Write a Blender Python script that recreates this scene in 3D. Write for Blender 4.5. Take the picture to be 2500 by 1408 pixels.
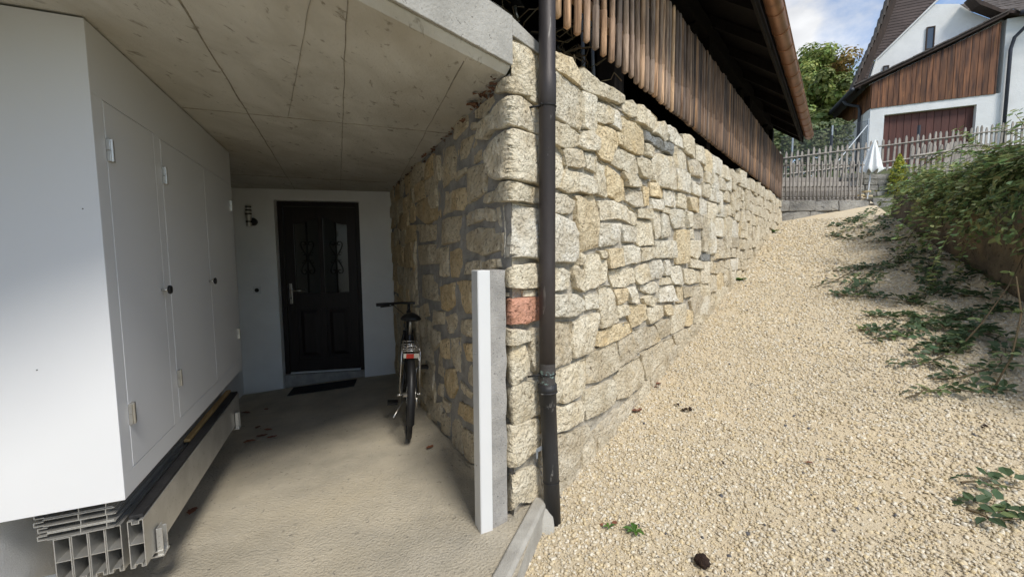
import bpy, bmesh, math, random
import numpy as np
from mathutils import Vector, Matrix, noise

for _o in list(bpy.data.objects):
    bpy.data.objects.remove(_o)
scene = bpy.context.scene
COL = scene.collection
R = math.radians

# ------------------------------------------------------------------ camera
EYE = Vector((0, 0, 1.25))
_down = Vector((90, 12430, 1000)).normalized()          # plumb line as the lens sees it (right, down, forward)
_up = -_down
_fwd = (Vector((0, 0, 1)) - _up * _up.z).normalized()
_rt = _down.cross(_fwd)
if _rt.x < 0:
    _rt = -_rt
cx = Vector((_rt.x, _fwd.x, _up.x)); cy = -Vector((_rt.y, _fwd.y, _up.y)); cz = -Vector((_rt.z, _fwd.z, _up.z))
cam = bpy.data.cameras.new('camera')
cam.sensor_width = 36; cam.lens = 14.4; cam.clip_start = .05; cam.clip_end = 600
camo = bpy.data.objects.new('camera', cam); COL.objects.link(camo)
camo.matrix_world = Matrix(((cx.x, cy.x, cz.x, EYE.x), (cx.y, cy.y, cz.y, EYE.y), (cx.z, cy.z, cz.z, EYE.z), (0, 0, 0, 1)))
scene.camera = camo

# ------------------------------------------------------------------ sky, sun, exposure
SUN = Vector((.50 * .64, -.866 * .64, .768)).normalized()     # towards the sun
world = bpy.data.worlds.new('World'); scene.world = world; world.use_nodes = True
wn, wl = world.node_tree.nodes, world.node_tree.links
wn.clear()
wout = wn.new('ShaderNodeOutputWorld'); bg = wn.new('ShaderNodeBackground'); bg.inputs[1].default_value = SKY_STRENGTH = .115
sky = wn.new('ShaderNodeTexSky'); sky.sky_type = 'NISHITA'; sky.sun_disc = False
sky.sun_elevation = math.asin(SUN.z); sky.sun_rotation = math.atan2(SUN.x, SUN.y)
sky.air_density = 1.0; sky.dust_density = .15; sky.ozone_density = 3.5
tc = wn.new('ShaderNodeTexCoord')
mp = wn.new('ShaderNodeMapping'); mp.inputs['Scale'].default_value = (1, 1, 1.8); mp.inputs['Location'].default_value = (3.6, .1, 2.2)
cl = wn.new('ShaderNodeTexNoise'); cl.inputs['Scale'].default_value = 3.2; cl.inputs['Detail'].default_value = 9; cl.inputs['Roughness'].default_value = .56
cl.inputs['Distortion'].default_value = .35
cr = wn.new('ShaderNodeValToRGB'); cr.color_ramp.elements[0].position = .45; cr.color_ramp.elements[1].position = .60
sh = wn.new('ShaderNodeTexNoise'); sh.inputs['Scale'].default_value = 5; sh.inputs['Detail'].default_value = 6
shr = wn.new('ShaderNodeValToRGB')
shr.color_ramp.elements[0].color = (3.7, 3.78, 3.95, 1); shr.color_ramp.elements[1].color = (6.2, 6.25, 6.3, 1)
shr.color_ramp.elements[0].position = .35; shr.color_ramp.elements[1].position = .65
mx = wn.new('ShaderNodeMixRGB')
wl.new(tc.outputs['Generated'], mp.inputs['Vector']); wl.new(mp.outputs[0], cl.inputs['Vector']); wl.new(mp.outputs[0], sh.inputs['Vector'])
wl.new(cl.outputs['Fac'], cr.inputs[0]); wl.new(sh.outputs['Fac'], shr.inputs[0])
wl.new(cr.outputs[0], mx.inputs[0]); wl.new(sky.outputs[0], mx.inputs[1]); wl.new(shr.outputs[0], mx.inputs[2])
wl.new(mx.outputs[0], bg.inputs[0]); wl.new(bg.outputs[0], wout.inputs[0])
sl = bpy.data.lights.new('sun', 'SUN'); sl.energy = 2.1; sl.angle = R(15); sl.color = (1, .95, .86)
so = bpy.data.objects.new('sun', sl); COL.objects.link(so); so.rotation_euler = SUN.to_track_quat('Z', 'Y').to_euler(); so.location = (4, -6, 12)
vs = scene.view_settings
vs.view_transform = 'Standard'; vs.look = 'None'; vs.exposure = 0.78; vs.gamma = 1; vs.use_curve_mapping = False
scene.render.engine = 'CYCLES'
scene.cycles.max_bounces = 6; scene.cycles.diffuse_bounces = 3; scene.cycles.glossy_bounces = 3; scene.cycles.transmission_bounces = 2; scene.cycles.transparent_max_bounces = 4

# ------------------------------------------------------------------ helpers
def V(*a):
    return Vector(a)

def tag(o, label=None, cat=None, group=None, kind=None):
    if label: o['label'] = label
    if cat: o['category'] = cat
    if group: o['group'] = group
    if kind: o['kind'] = kind
    elif cat: o['kind'] = 'thing'
    return o

def thing(name, label, cat, loc=(0, 0, 0), rot=None, group=None):
    o = bpy.data.objects.new(name, None); COL.objects.link(o)
    o.empty_display_size = .1
    o.location = loc
    if rot is not None: o.rotation_euler = rot
    return tag(o, label, cat, group)

def root_of(o):
    while o.parent is not None: o = o.parent
    return o

class MB:
    def __init__(s):
        s.v = []; s.f = []
    def add(s, vs_, fs):
        b = len(s.v); s.v += [tuple(p) for p in vs_]; s.f += [tuple(b + i for i in f) for f in fs]; return s
    def box(s, o, a, b, c):                                  # corner + three edge vectors
        o, a, b, c = Vector(o), Vector(a), Vector(b), Vector(c)
        p = [o, o + a, o + a + b, o + b, o + c, o + a + c, o + a + b + c, o + b + c]
        return s.add(p, [(3, 2, 1, 0), (4, 5, 6, 7), (0, 1, 5, 4), (1, 2, 6, 5), (2, 3, 7, 6), (3, 0, 4, 7)])
    def cbox(s, c, sx, sy, sz, ax=(1, 0, 0), ay=(0, 1, 0), az=(0, 0, 1)):
        c, ax, ay, az = Vector(c), Vector(ax) * sx, Vector(ay) * sy, Vector(az) * sz
        return s.box(c - ax / 2 - ay / 2 - az / 2, ax, ay, az)
    def prism(s, poly, vec):
        n = len(poly); vec = Vector(vec)
        p = [Vector(q) for q in poly]; q = [a + vec for a in p]
        return s.add(p + q, [tuple(range(n - 1, -1, -1)), tuple(range(n, 2 * n))] + [(i, (i + 1) % n, n + (i + 1) % n, n + i) for i in range(n)])
    def tube(s, pts, r, n=8, cap=True):
        pts = [Vector(p) for p in pts]; m = len(pts)
        rs = r if isinstance(r, (list, tuple)) else [r] * m
        up = None; rings = []
        for i in range(m):
            t = (pts[min(i + 1, m - 1)] - pts[max(i - 1, 0)])
            t = t.normalized() if t.length > 1e-9 else Vector((0, 0, 1))
            if up is None:
                a = Vector((0, 0, 1)) if abs(t.z) < .9 else Vector((1, 0, 0))
                up = t.cross(a).normalized()
            else:
                up = (up - t * up.dot(t)); up = up.normalized() if up.length > 1e-6 else t.orthogonal().normalized()
            w = t.cross(up)
            rings.append([pts[i] + (up * math.cos(2 * math.pi * k / n) + w * math.sin(2 * math.pi * k / n)) * rs[i] for k in range(n)])
        f = []
        for i in range(m - 1):
            for k in range(n):
                f.append((i * n + k, i * n + (k + 1) % n, (i + 1) * n + (k + 1) % n, (i + 1) * n + k))
        if cap:
            f.append(tuple(range(n - 1, -1, -1))); f.append(tuple((m - 1) * n + k for k in range(n)))
        return s.add([p for g in rings for p in g], f)
    def torus(s, c, ax, R_, r, N=32, n=8):
        c, ax = Vector(c), Vector(ax).normalized(); a = ax.orthogonal().normalized(); b = ax.cross(a)
        vv = []; f = []
        for i in range(N):
            d = a * math.cos(2 * math.pi * i / N) + b * math.sin(2 * math.pi * i / N)
            for k in range(n):
                vv.append(c + d * (R_ + r * math.cos(2 * math.pi * k / n)) + ax * (r * math.sin(2 * math.pi * k / n)))
        for i in range(N):
            for k in range(n):
                f.append((i * n + k, ((i + 1) % N) * n + k, ((i + 1) % N) * n + (k + 1) % n, i * n + (k + 1) % n))
        return s.add(vv, f)
    def build(s, name, mat, parent=None, smooth=False, world=True, bevel=0, kind=None):
        me = bpy.data.meshes.new(name)
        vv = s.v
        if parent is not None and world:
            l = root_of(parent).location
            vv = [(p[0] - l.x, p[1] - l.y, p[2] - l.z) for p in s.v]
        loc = None
        if parent is None:
            a = np.array(s.v); l = a.mean(0); l[2] = a[:, 2].min(); loc = l
            vv = (a - l).tolist()
        me.from_pydata(vv, [], s.f); me.update()
        if len(s.f) < 40000:
            bm = bmesh.new(); bm.from_mesh(me); bmesh.ops.recalc_face_normals(bm, faces=bm.faces); bm.to_mesh(me); bm.free()
        if mat: me.materials.append(mat)
        if smooth: me.polygons.foreach_set('use_smooth', [True] * len(me.polygons))
        o = bpy.data.objects.new(name, me); COL.objects.link(o)
        if parent is not None: o.parent = parent
        if loc is not None: o.location = loc
        if bevel:
            m = o.modifiers.new('bevel', 'BEVEL'); m.width = bevel; m.segments = 2; m.limit_method = 'ANGLE'
        if kind: o['kind'] = kind
        return o

def copy_obj(o, parent, loc=None, rot=None, scale=None, name=None):
    c = o.copy(); COL.objects.link(c); c.parent = parent
    if name: c.name = name
    if loc is not None: c.location = loc
    if rot is not None: c.rotation_euler = rot
    if scale is not None: c.scale = scale
    return c

# ------------------------------------------------------------------ materials
def mat(name, c1, c2=None, *a_, cracks=None, **k_):
    m = mat_(name, c1, c2, *a_, **k_)
    if cracks:                                                  # thin dark fissures that also dent the surface
        N, L = m.node_tree.nodes, m.node_tree.links; p = N['Principled BSDF']
        vec = [n for n in N if n.type == 'MAPPING'][0].outputs[0]
        ns = N.new('ShaderNodeTexNoise'); ns.inputs['Scale'].default_value = cracks[0] * .8; ns.inputs['Detail'].default_value = 5; L.new(vec, ns.inputs['Vector'])
        mv = N.new('ShaderNodeVectorMath'); mv.operation = 'MULTIPLY_ADD'; L.new(ns.outputs['Color'], mv.inputs[0]); mv.inputs[1].default_value = (.16, .16, .16); L.new(vec, mv.inputs[2])
        vo = N.new('ShaderNodeTexVoronoi'); vo.feature = 'DISTANCE_TO_EDGE'; vo.inputs['Scale'].default_value = cracks[0]; L.new(mv.outputs[0], vo.inputs['Vector'])
        rp = N.new('ShaderNodeValToRGB'); rp.color_ramp.elements[0].position = 0; rp.color_ramp.elements[1].position = cracks[1]; L.new(vo.outputs['Distance'], rp.inputs[0])
        n2 = N.new('ShaderNodeTexNoise'); n2.inputs['Scale'].default_value = 7; L.new(vec, n2.inputs['Vector'])
        r2 = N.new('ShaderNodeValToRGB'); r2.color_ramp.elements[0].position = .40; r2.color_ramp.elements[1].position = .54; L.new(n2.outputs['Fac'], r2.inputs[0])
        mk = N.new('ShaderNodeMixRGB'); mk.blend_type = 'LIGHTEN'; mk.inputs[0].default_value = 1; L.new(rp.outputs[0], mk.inputs[1]); L.new(r2.outputs[0], mk.inputs[2])
        src = p.inputs['Base Color'].links[0].from_socket
        mc = N.new('ShaderNodeMixRGB'); mc.blend_type = 'MULTIPLY'; mc.inputs[0].default_value = cracks[2]; L.new(src, mc.inputs[1]); L.new(mk.outputs[0], mc.inputs[2]); L.new(mc.outputs[0], p.inputs['Base Color'])
        bn = p.inputs['Normal'].links[0].from_node; b2 = N.new('ShaderNodeBump'); b2.inputs['Strength'].default_value = .5; b2.inputs['Distance'].default_value = .005
        L.new(mk.outputs[0], b2.inputs['Height']); L.new(bn.outputs[0], b2.inputs['Normal']); L.new(b2.outputs[0], p.inputs['Normal'])
    return m

def mat_(name, c1, c2=None, scale=6., detail=8., rough=.85, bump=0., bscale=None, metal=0., stretch=(1, 1, 1), rand=0., objcol=False,
        spots=None, spec=.35, lo=.35, hi=.65, dist=0., coords='Object', bdist=.01, vcol=None, trans=0., big=None):
    m = bpy.data.materials.new(name); m.use_nodes = True
    N, L = m.node_tree.nodes, m.node_tree.links
    p = N['Principled BSDF']; p.inputs['Roughness'].default_value = rough; p.inputs['Metallic'].default_value = metal
    p.inputs['Specular IOR Level'].default_value = spec
    t = N.new('ShaderNodeTexCoord'); mpn = N.new('ShaderNodeMapping'); mpn.inputs['Scale'].default_value = stretch
    oi = N.new('ShaderNodeObjectInfo')
    mul = N.new('ShaderNodeVectorMath'); mul.operation = 'MULTIPLY_ADD'
    cmb = N.new('ShaderNodeCombineXYZ')
    for i in range(3): L.new(oi.outputs['Random'], cmb.inputs[i])
    L.new(cmb.outputs[0], mul.inputs[0]); mul.inputs[1].default_value = (37, 53, 71)
    L.new(t.outputs[coords], mul.inputs[2]); L.new(mul.outputs[0], mpn.inputs[0])
    def tn(sc, de, di=0.):
        n = N.new('ShaderNodeTexNoise'); n.inputs['Scale'].default_value = sc; n.inputs['Detail'].default_value = de
        n.inputs['Roughness'].default_value = .6; n.inputs['Distortion'].default_value = di
        L.new(mpn.outputs[0], n.inputs['Vector']); return n
    def ramp(src, a, b, ca=(0, 0, 0, 1), cb=(1, 1, 1, 1)):
        r_ = N.new('ShaderNodeValToRGB'); r_.color_ramp.elements[0].position = a; r_.color_ramp.elements[1].position = b
        r_.color_ramp.elements[0].color = ca; r_.color_ramp.elements[1].color = cb
        L.new(src, r_.inputs[0]); return r_.outputs[0]
    def mixc(fac, a, b, mode='MIX'):
        x = N.new('ShaderNodeMixRGB'); x.blend_type = mode
        for sck, val in ((0, fac), (1, a), (2, b)):
            if hasattr(val, 'is_linked') or hasattr(val, 'links'): L.new(val, x.inputs[sck])
            elif isinstance(val, (int, float)): x.inputs[sck].default_value = val
            else: x.inputs[sck].default_value = (*val, 1) if len(val) == 3 else val
        return x.outputs[0]
    c2 = c2 or tuple(v * .82 for v in c1)
    n1 = tn(scale, detail, dist)
    col = ramp(n1.outputs['Fac'], lo, hi, (*c2, 1), (*c1, 1))
    if big:                                                     # large soft patches of another colour
        nb = tn(big[0], 4); col = mixc(ramp(nb.outputs['Fac'], big[2], big[3]), col, big[1])
    if spots:                                                   # small marks: (scale, colour, threshold, softness)
        ns = tn(spots[0], 5, .6); col = mixc(ramp(ns.outputs['Fac'], spots[2], spots[2] + spots[3]), col, spots[1])
    if vcol:
        at = N.new('ShaderNodeAttribute'); at.attribute_name = vcol; col = mixc(1., col, at.outputs['Color'], 'MULTIPLY')
    if objcol: col = mixc(1., col, oi.outputs['Color'], 'MULTIPLY')
    if rand:
        mr = N.new('ShaderNodeMapRange'); mr.inputs['To Min'].default_value = 1 - rand; mr.inputs['To Max'].default_value = 1 + rand
        L.new(oi.outputs['Random'], mr.inputs['Value'])
        hs = N.new('ShaderNodeHueSaturation'); L.new(mr.outputs[0], hs.inputs['Value']); L.new(col, hs.inputs['Color']); col = hs.outputs[0]
    L.new(col, p.inputs['Base Color'])
    if bump:
        nb2 = tn(bscale or scale * 6, 6)
        ad = N.new('ShaderNodeMath'); ad.operation = 'MULTIPLY_ADD'; ad.inputs[1].default_value = .6
        L.new(n1.outputs['Fac'], ad.inputs[0]); L.new(nb2.outputs['Fac'], ad.inputs[2])
        bp = N.new('ShaderNodeBump'); bp.inputs['Strength'].default_value = bump; bp.inputs['Distance'].default_value = bdist
        L.new(ad.outputs[0], bp.inputs['Height']); L.new(bp.outputs[0], p.inputs['Normal'])
    if trans:
        p.inputs['Transmission Weight'].default_value = trans
    return m

def leafmat(name, c1, c2, rand=.25):
    m = mat(name, c1, c2, 9, 3, .55, spec=.4, rand=rand, vcol='tint')
    N, L = m.node_tree.nodes, m.node_tree.links
    p = N['Principled BSDF']; src = p.inputs['Base Color'].links[0].from_socket
    tr = N.new('ShaderNodeBsdfTranslucent'); mixs = N.new('ShaderNodeMixShader'); mixs.inputs[0].default_value = .3
    L.new(src, tr.inputs[0]); out = N['Material Output']
    L.new(p.outputs[0], mixs.inputs[1]); L.new(tr.outputs[0], mixs.inputs[2]); L.new(mixs.outputs[0], out.inputs['Surface'])
    return m

M = {}
M['stone'] = mat('limestone', (1., .965, .88), (.78, .71, .585), 8.5, 14, .95, 1.0, 40, objcol=True, spots=(44, (.40, .35, .285), .57, .09), lo=.36, hi=.6, bdist=.045, big=(3.0, (.92, .77, .52), .58, .80), cracks=(9, .03, .20))
M['mortar'] = mat('lime_mortar', (.56, .51, .42), (.36, .325, .265), 14, 8, .95, 1.0, 60, bdist=.02)
M['cement'] = mat('grey_cement_mortar', (.42, .40, .37), (.29, .28, .26), 10, 8, .95, 1.0, 140, bdist=.006, spots=(120, (.10, .10, .10), .62, .05))
M['soffit'] = mat('board_marked_concrete', (.66, .635, .57), (.50, .475, .41), 2.6, 12, .9, .5, 60, spots=(17, (.25, .22, .17), .60, .12), big=(.8, (.44, .395, .315), .48, .74), lo=.32, hi=.68, dist=.6, stretch=(1.6, .8, 1))
M['slabedge'] = mat('smooth_concrete_edge', (.50, .48, .435), (.33, .315, .28), 3.5, 10, .88, .6, 70, spots=(42, (.16, .15, .13), .64, .03), lo=.34, hi=.64)
M['seam'] = mat('formwork_seam_concrete', (.42, .38, .31), (.28, .25, .20), 30, 6, .95, .8, 120)
M['floor'] = mat('worn_concrete_floor', (.60, .535, .42), (.40, .36, .285), 3.0, 12, .95, .9, 80, spots=(34, (.26, .235, .19), .615, .09), lo=.30, hi=.68, bdist=.018, big=(.9, (.60, .52, .38), .5, .75))
M['curb'] = mat('curb_concrete', (.47, .45, .40), (.35, .33, .29), 9, 8, .92, .6, 150)
M['gravel'] = mat('gravel_bed', (.70, .605, .44), (.55, .455, .31), 110, 5, .95, .8, 150, bdist=.012, big=(1.3, (.66, .54, .36), .45, .7))
M['pebble'] = mat('limestone_chip', (1, 1, 1), (.84, .82, .79), 90, 3, .92, .3, 300, vcol='tint')
M['cabinet'] = mat('white_powder_coat', (.75, .755, .765), (.735, .74, .755), 1.5, 2, .38, .05, 500, spec=.45)
M['plaster'] = mat('white_plaster', (.85, .845, .83), (.79, .785, .77), 3, 6, .93, .55, 190, bdist=.006)
M['plaster_far'] = mat('white_roughcast', (.80, .80, .79), (.72, .72, .71), 1.6, 6, .93, .6, 40, bdist=.02)
M['alu'] = mat('mill_aluminium', (.66, .65, .62), (.52, .51, .48), 5, 6, .42, .12, 80, metal=.75, spec=.5, spots=(60, (.42, .41, .38), .62, .05))
M['steel'] = mat('brushed_steel', (.62, .60, .56), (.52, .50, .46), 20, 4, .35, metal=.9)
M['whitemetal'] = mat('white_lacquered_aluminium', (.70, .705, .70), (.66, .665, .665), 2, 3, .35, .03, 200)
M['rubber'] = mat('black_rubber', (.022, .022, .024), (.014, .014, .015), 20, 4, .6, .2, 90)
M['blackplastic'] = mat('black_plastic', (.018, .018, .019), (.012, .012, .013), 20, 4, .45)
M['blackpaint'] = mat('black_lacquer', (.02, .02, .022), (.015, .015, .016), 12, 3, .3, spec=.5)
M['doorwood'] = mat('dark_stained_door_wood', (.018, .011, .010), (.010, .007, .006), 7, 8, .5, .2, 60, stretch=(6, 6, .6))
M['glass'] = mat('door_glass', (.035, .040, .038), (.025, .028, .027), 2, 2, .05, spec=1.)
M['glass'].node_tree.nodes['Principled BSDF'].inputs['Coat Weight'].default_value = 1.
M['iron'] = mat('wrought_iron', (.012, .012, .013), (.008, .008, .008), 20, 4, .55)
M['chrome'] = mat('satin_chrome', (.72, .71, .69), (.66, .65, .63), 8, 3, .25, metal=.95)
M['pipe'] = mat('dark_weathered_copper', (.075, .064, .060), (.045, .040, .040), 6, 8, .52, .15, 60, metal=.35, stretch=(1, 1, .25), spots=(30, (.16, .15, .14), .66, .05))
M['patina'] = mat('verdigris_band', (.28, .42, .38), (.06, .055, .052), 30, 8, .7, .4, 90, lo=.54, hi=.64)
M['plasticpipe'] = mat('black_plastic_pipe', (.030, .030, .032), (.018, .018, .019), 8, 6, .5, .25, 60, stretch=(1, 1, .3), spots=(34, (.17, .165, .155), .62, .06))
M['slat'] = mat('weathered_slat_wood', (1, .96, .90), (.42, .38, .35), 9, 10, .82, .8, 60, stretch=(6, 6, .45), objcol=True, lo=.36, hi=.60, spots=(7, (.22, .17, .14), .64, .08))
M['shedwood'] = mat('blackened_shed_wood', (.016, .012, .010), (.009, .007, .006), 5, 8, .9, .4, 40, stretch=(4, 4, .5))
M['copper'] = mat('brown_copper_sheet', (.46, .235, .13), (.30, .15, .085), 4, 8, .42, .1, 40, metal=.55, spots=(9, (.16, .09, .06), .6, .1))
M['greywood'] = mat('grey_weathered_pole', (.42, .38, .33), (.24, .21, .185), 8, 8, .9, .5, 60, stretch=(5, 5, .7), rand=.18)
M['cladding'] = mat('red_brown_cladding', (.235, .100, .044), (.052, .022, .013), 3.6, 9, .62, .3, 30, stretch=(3.5, 3.5, .28), rand=.28, lo=.35, hi=.68, spots=(2.4, (.50, .26, .09), .66, .07))
M['garagewood'] = mat('dark_red_garage_boards', (.11, .040, .030), (.075, .028, .022), 3, 6, .6, .2, 20, stretch=(3, 3, .5), rand=.12)
M['shingle'] = mat('brown_fibre_shingle', (.105, .078, .072), (.078, .058, .054), 3, 5, .75, rand=.15)
M['tile'] = mat('brown_roof_tile', (.12, .10, .09), (.065, .055, .05), 5, 8, .85, .4, 40, rand=.2, spots=(20, (.22, .21, .17), .64, .06))
M['darkwood'] = mat('dark_brown_timber', (.060, .038, .029), (.035, .023, .018), 5, 7, .75, .3, 40, stretch=(3, 3, .5))
M['oldstone'] = mat('grey_mossy_stone', (.36, .34, .30), (.17, .16, .145), 4.5, 10, .95, .9, 40, rand=.15, bdist=.03, spots=(9, (.09, .085, .075), .58, .1))
M['retain'] = mat('stained_retaining_concrete', (.20, .165, .12), (.07, .062, .05), 2.6, 10, .95, .9, 45, bdist=.03, spots=(15, (.045, .042, .036), .585, .07), big=(.8, (.35, .25, .14), .55, .75))
M['cloth'] = mat('white_parasol_cloth', (.86, .87, .84), (.78, .79, .76), 5, 4, .9, .2, 60)
M['leaf'] = leafmat('bramble_leaf', (.23, .29, .12), (.13, .185, .07))
M['leafdark'] = leafmat('creeping_bramble_leaf', (.085, .135, .06), (.055, .095, .045))
M['leafshrub'] = leafmat('golden_conifer_foliage', (.62, .60, .07), (.34, .42, .06))
M['leaftree'] = leafmat('tree_foliage', (.26, .31, .085), (.15, .21, .06))
M['leafrust'] = leafmat('autumn_foliage', (.40, .27, .10), (.25, .22, .075))
M['leafweed'] = leafmat('weed_leaf', (.11, .22, .035), (.07, .16, .03))
M['moss'] = leafmat('roof_grass', (.045, .075, .022), (.028, .05, .018))
M['stem'] = mat('bramble_stem', (.13, .085, .045), (.08, .065, .03), 20, 3, .7)
M['greenstem'] = mat('young_green_stem', (.21, .25, .07), (.13, .17, .05), 20, 3, .7)
M['bark'] = mat('bark', (.10, .075, .055), (.05, .04, .03), 6, 8, .95, .8, 30)
M['deadleaf'] = mat('dry_leaf', (.27, .105, .055), (.15, .06, .035), 30, 5, .8, rand=.25)
M['dung'] = mat('dark_brown_dung', (.050, .028, .018), (.022, .012, .009), 60, 8, .95, 1., 220, bdist=.01)
M['redplastic'] = mat('red_reflector', (.42, .03, .018), (.36, .025, .014), 40, 2, .3)
M['mat'] = mat('dark_doormat', (.030, .030, .032), (.018, .018, .019), 60, 4, .95, .8, 300)
M['yellowwood'] = mat('raw_pine_batten', (.50, .33, .14), (.38, .24, .10), 6, 6, .8, .2, 40)
M['hill'] = mat('meadow_ground', (.105, .12, .045), (.07, .08, .035), .8, 8, .95, .6, 20)
M['earth'] = mat('rust_brown_mortar_rest', (.30, .155, .085), (.14, .075, .05), 20, 8, .95, 1., 90, bdist=.02)
M['galv'] = mat('galvanised_steel', (.42, .45, .48), (.34, .37, .40), 12, 4, .5, metal=.5)
M['darkmetal'] = mat('dark_blue_grey_metal', (.045, .05, .065), (.035, .038, .05), 8, 4, .5)
M['mushroom'] = mat('pale_wood_disc', (.62, .50, .30), (.5, .4, .24), 10, 5, .85)

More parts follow.
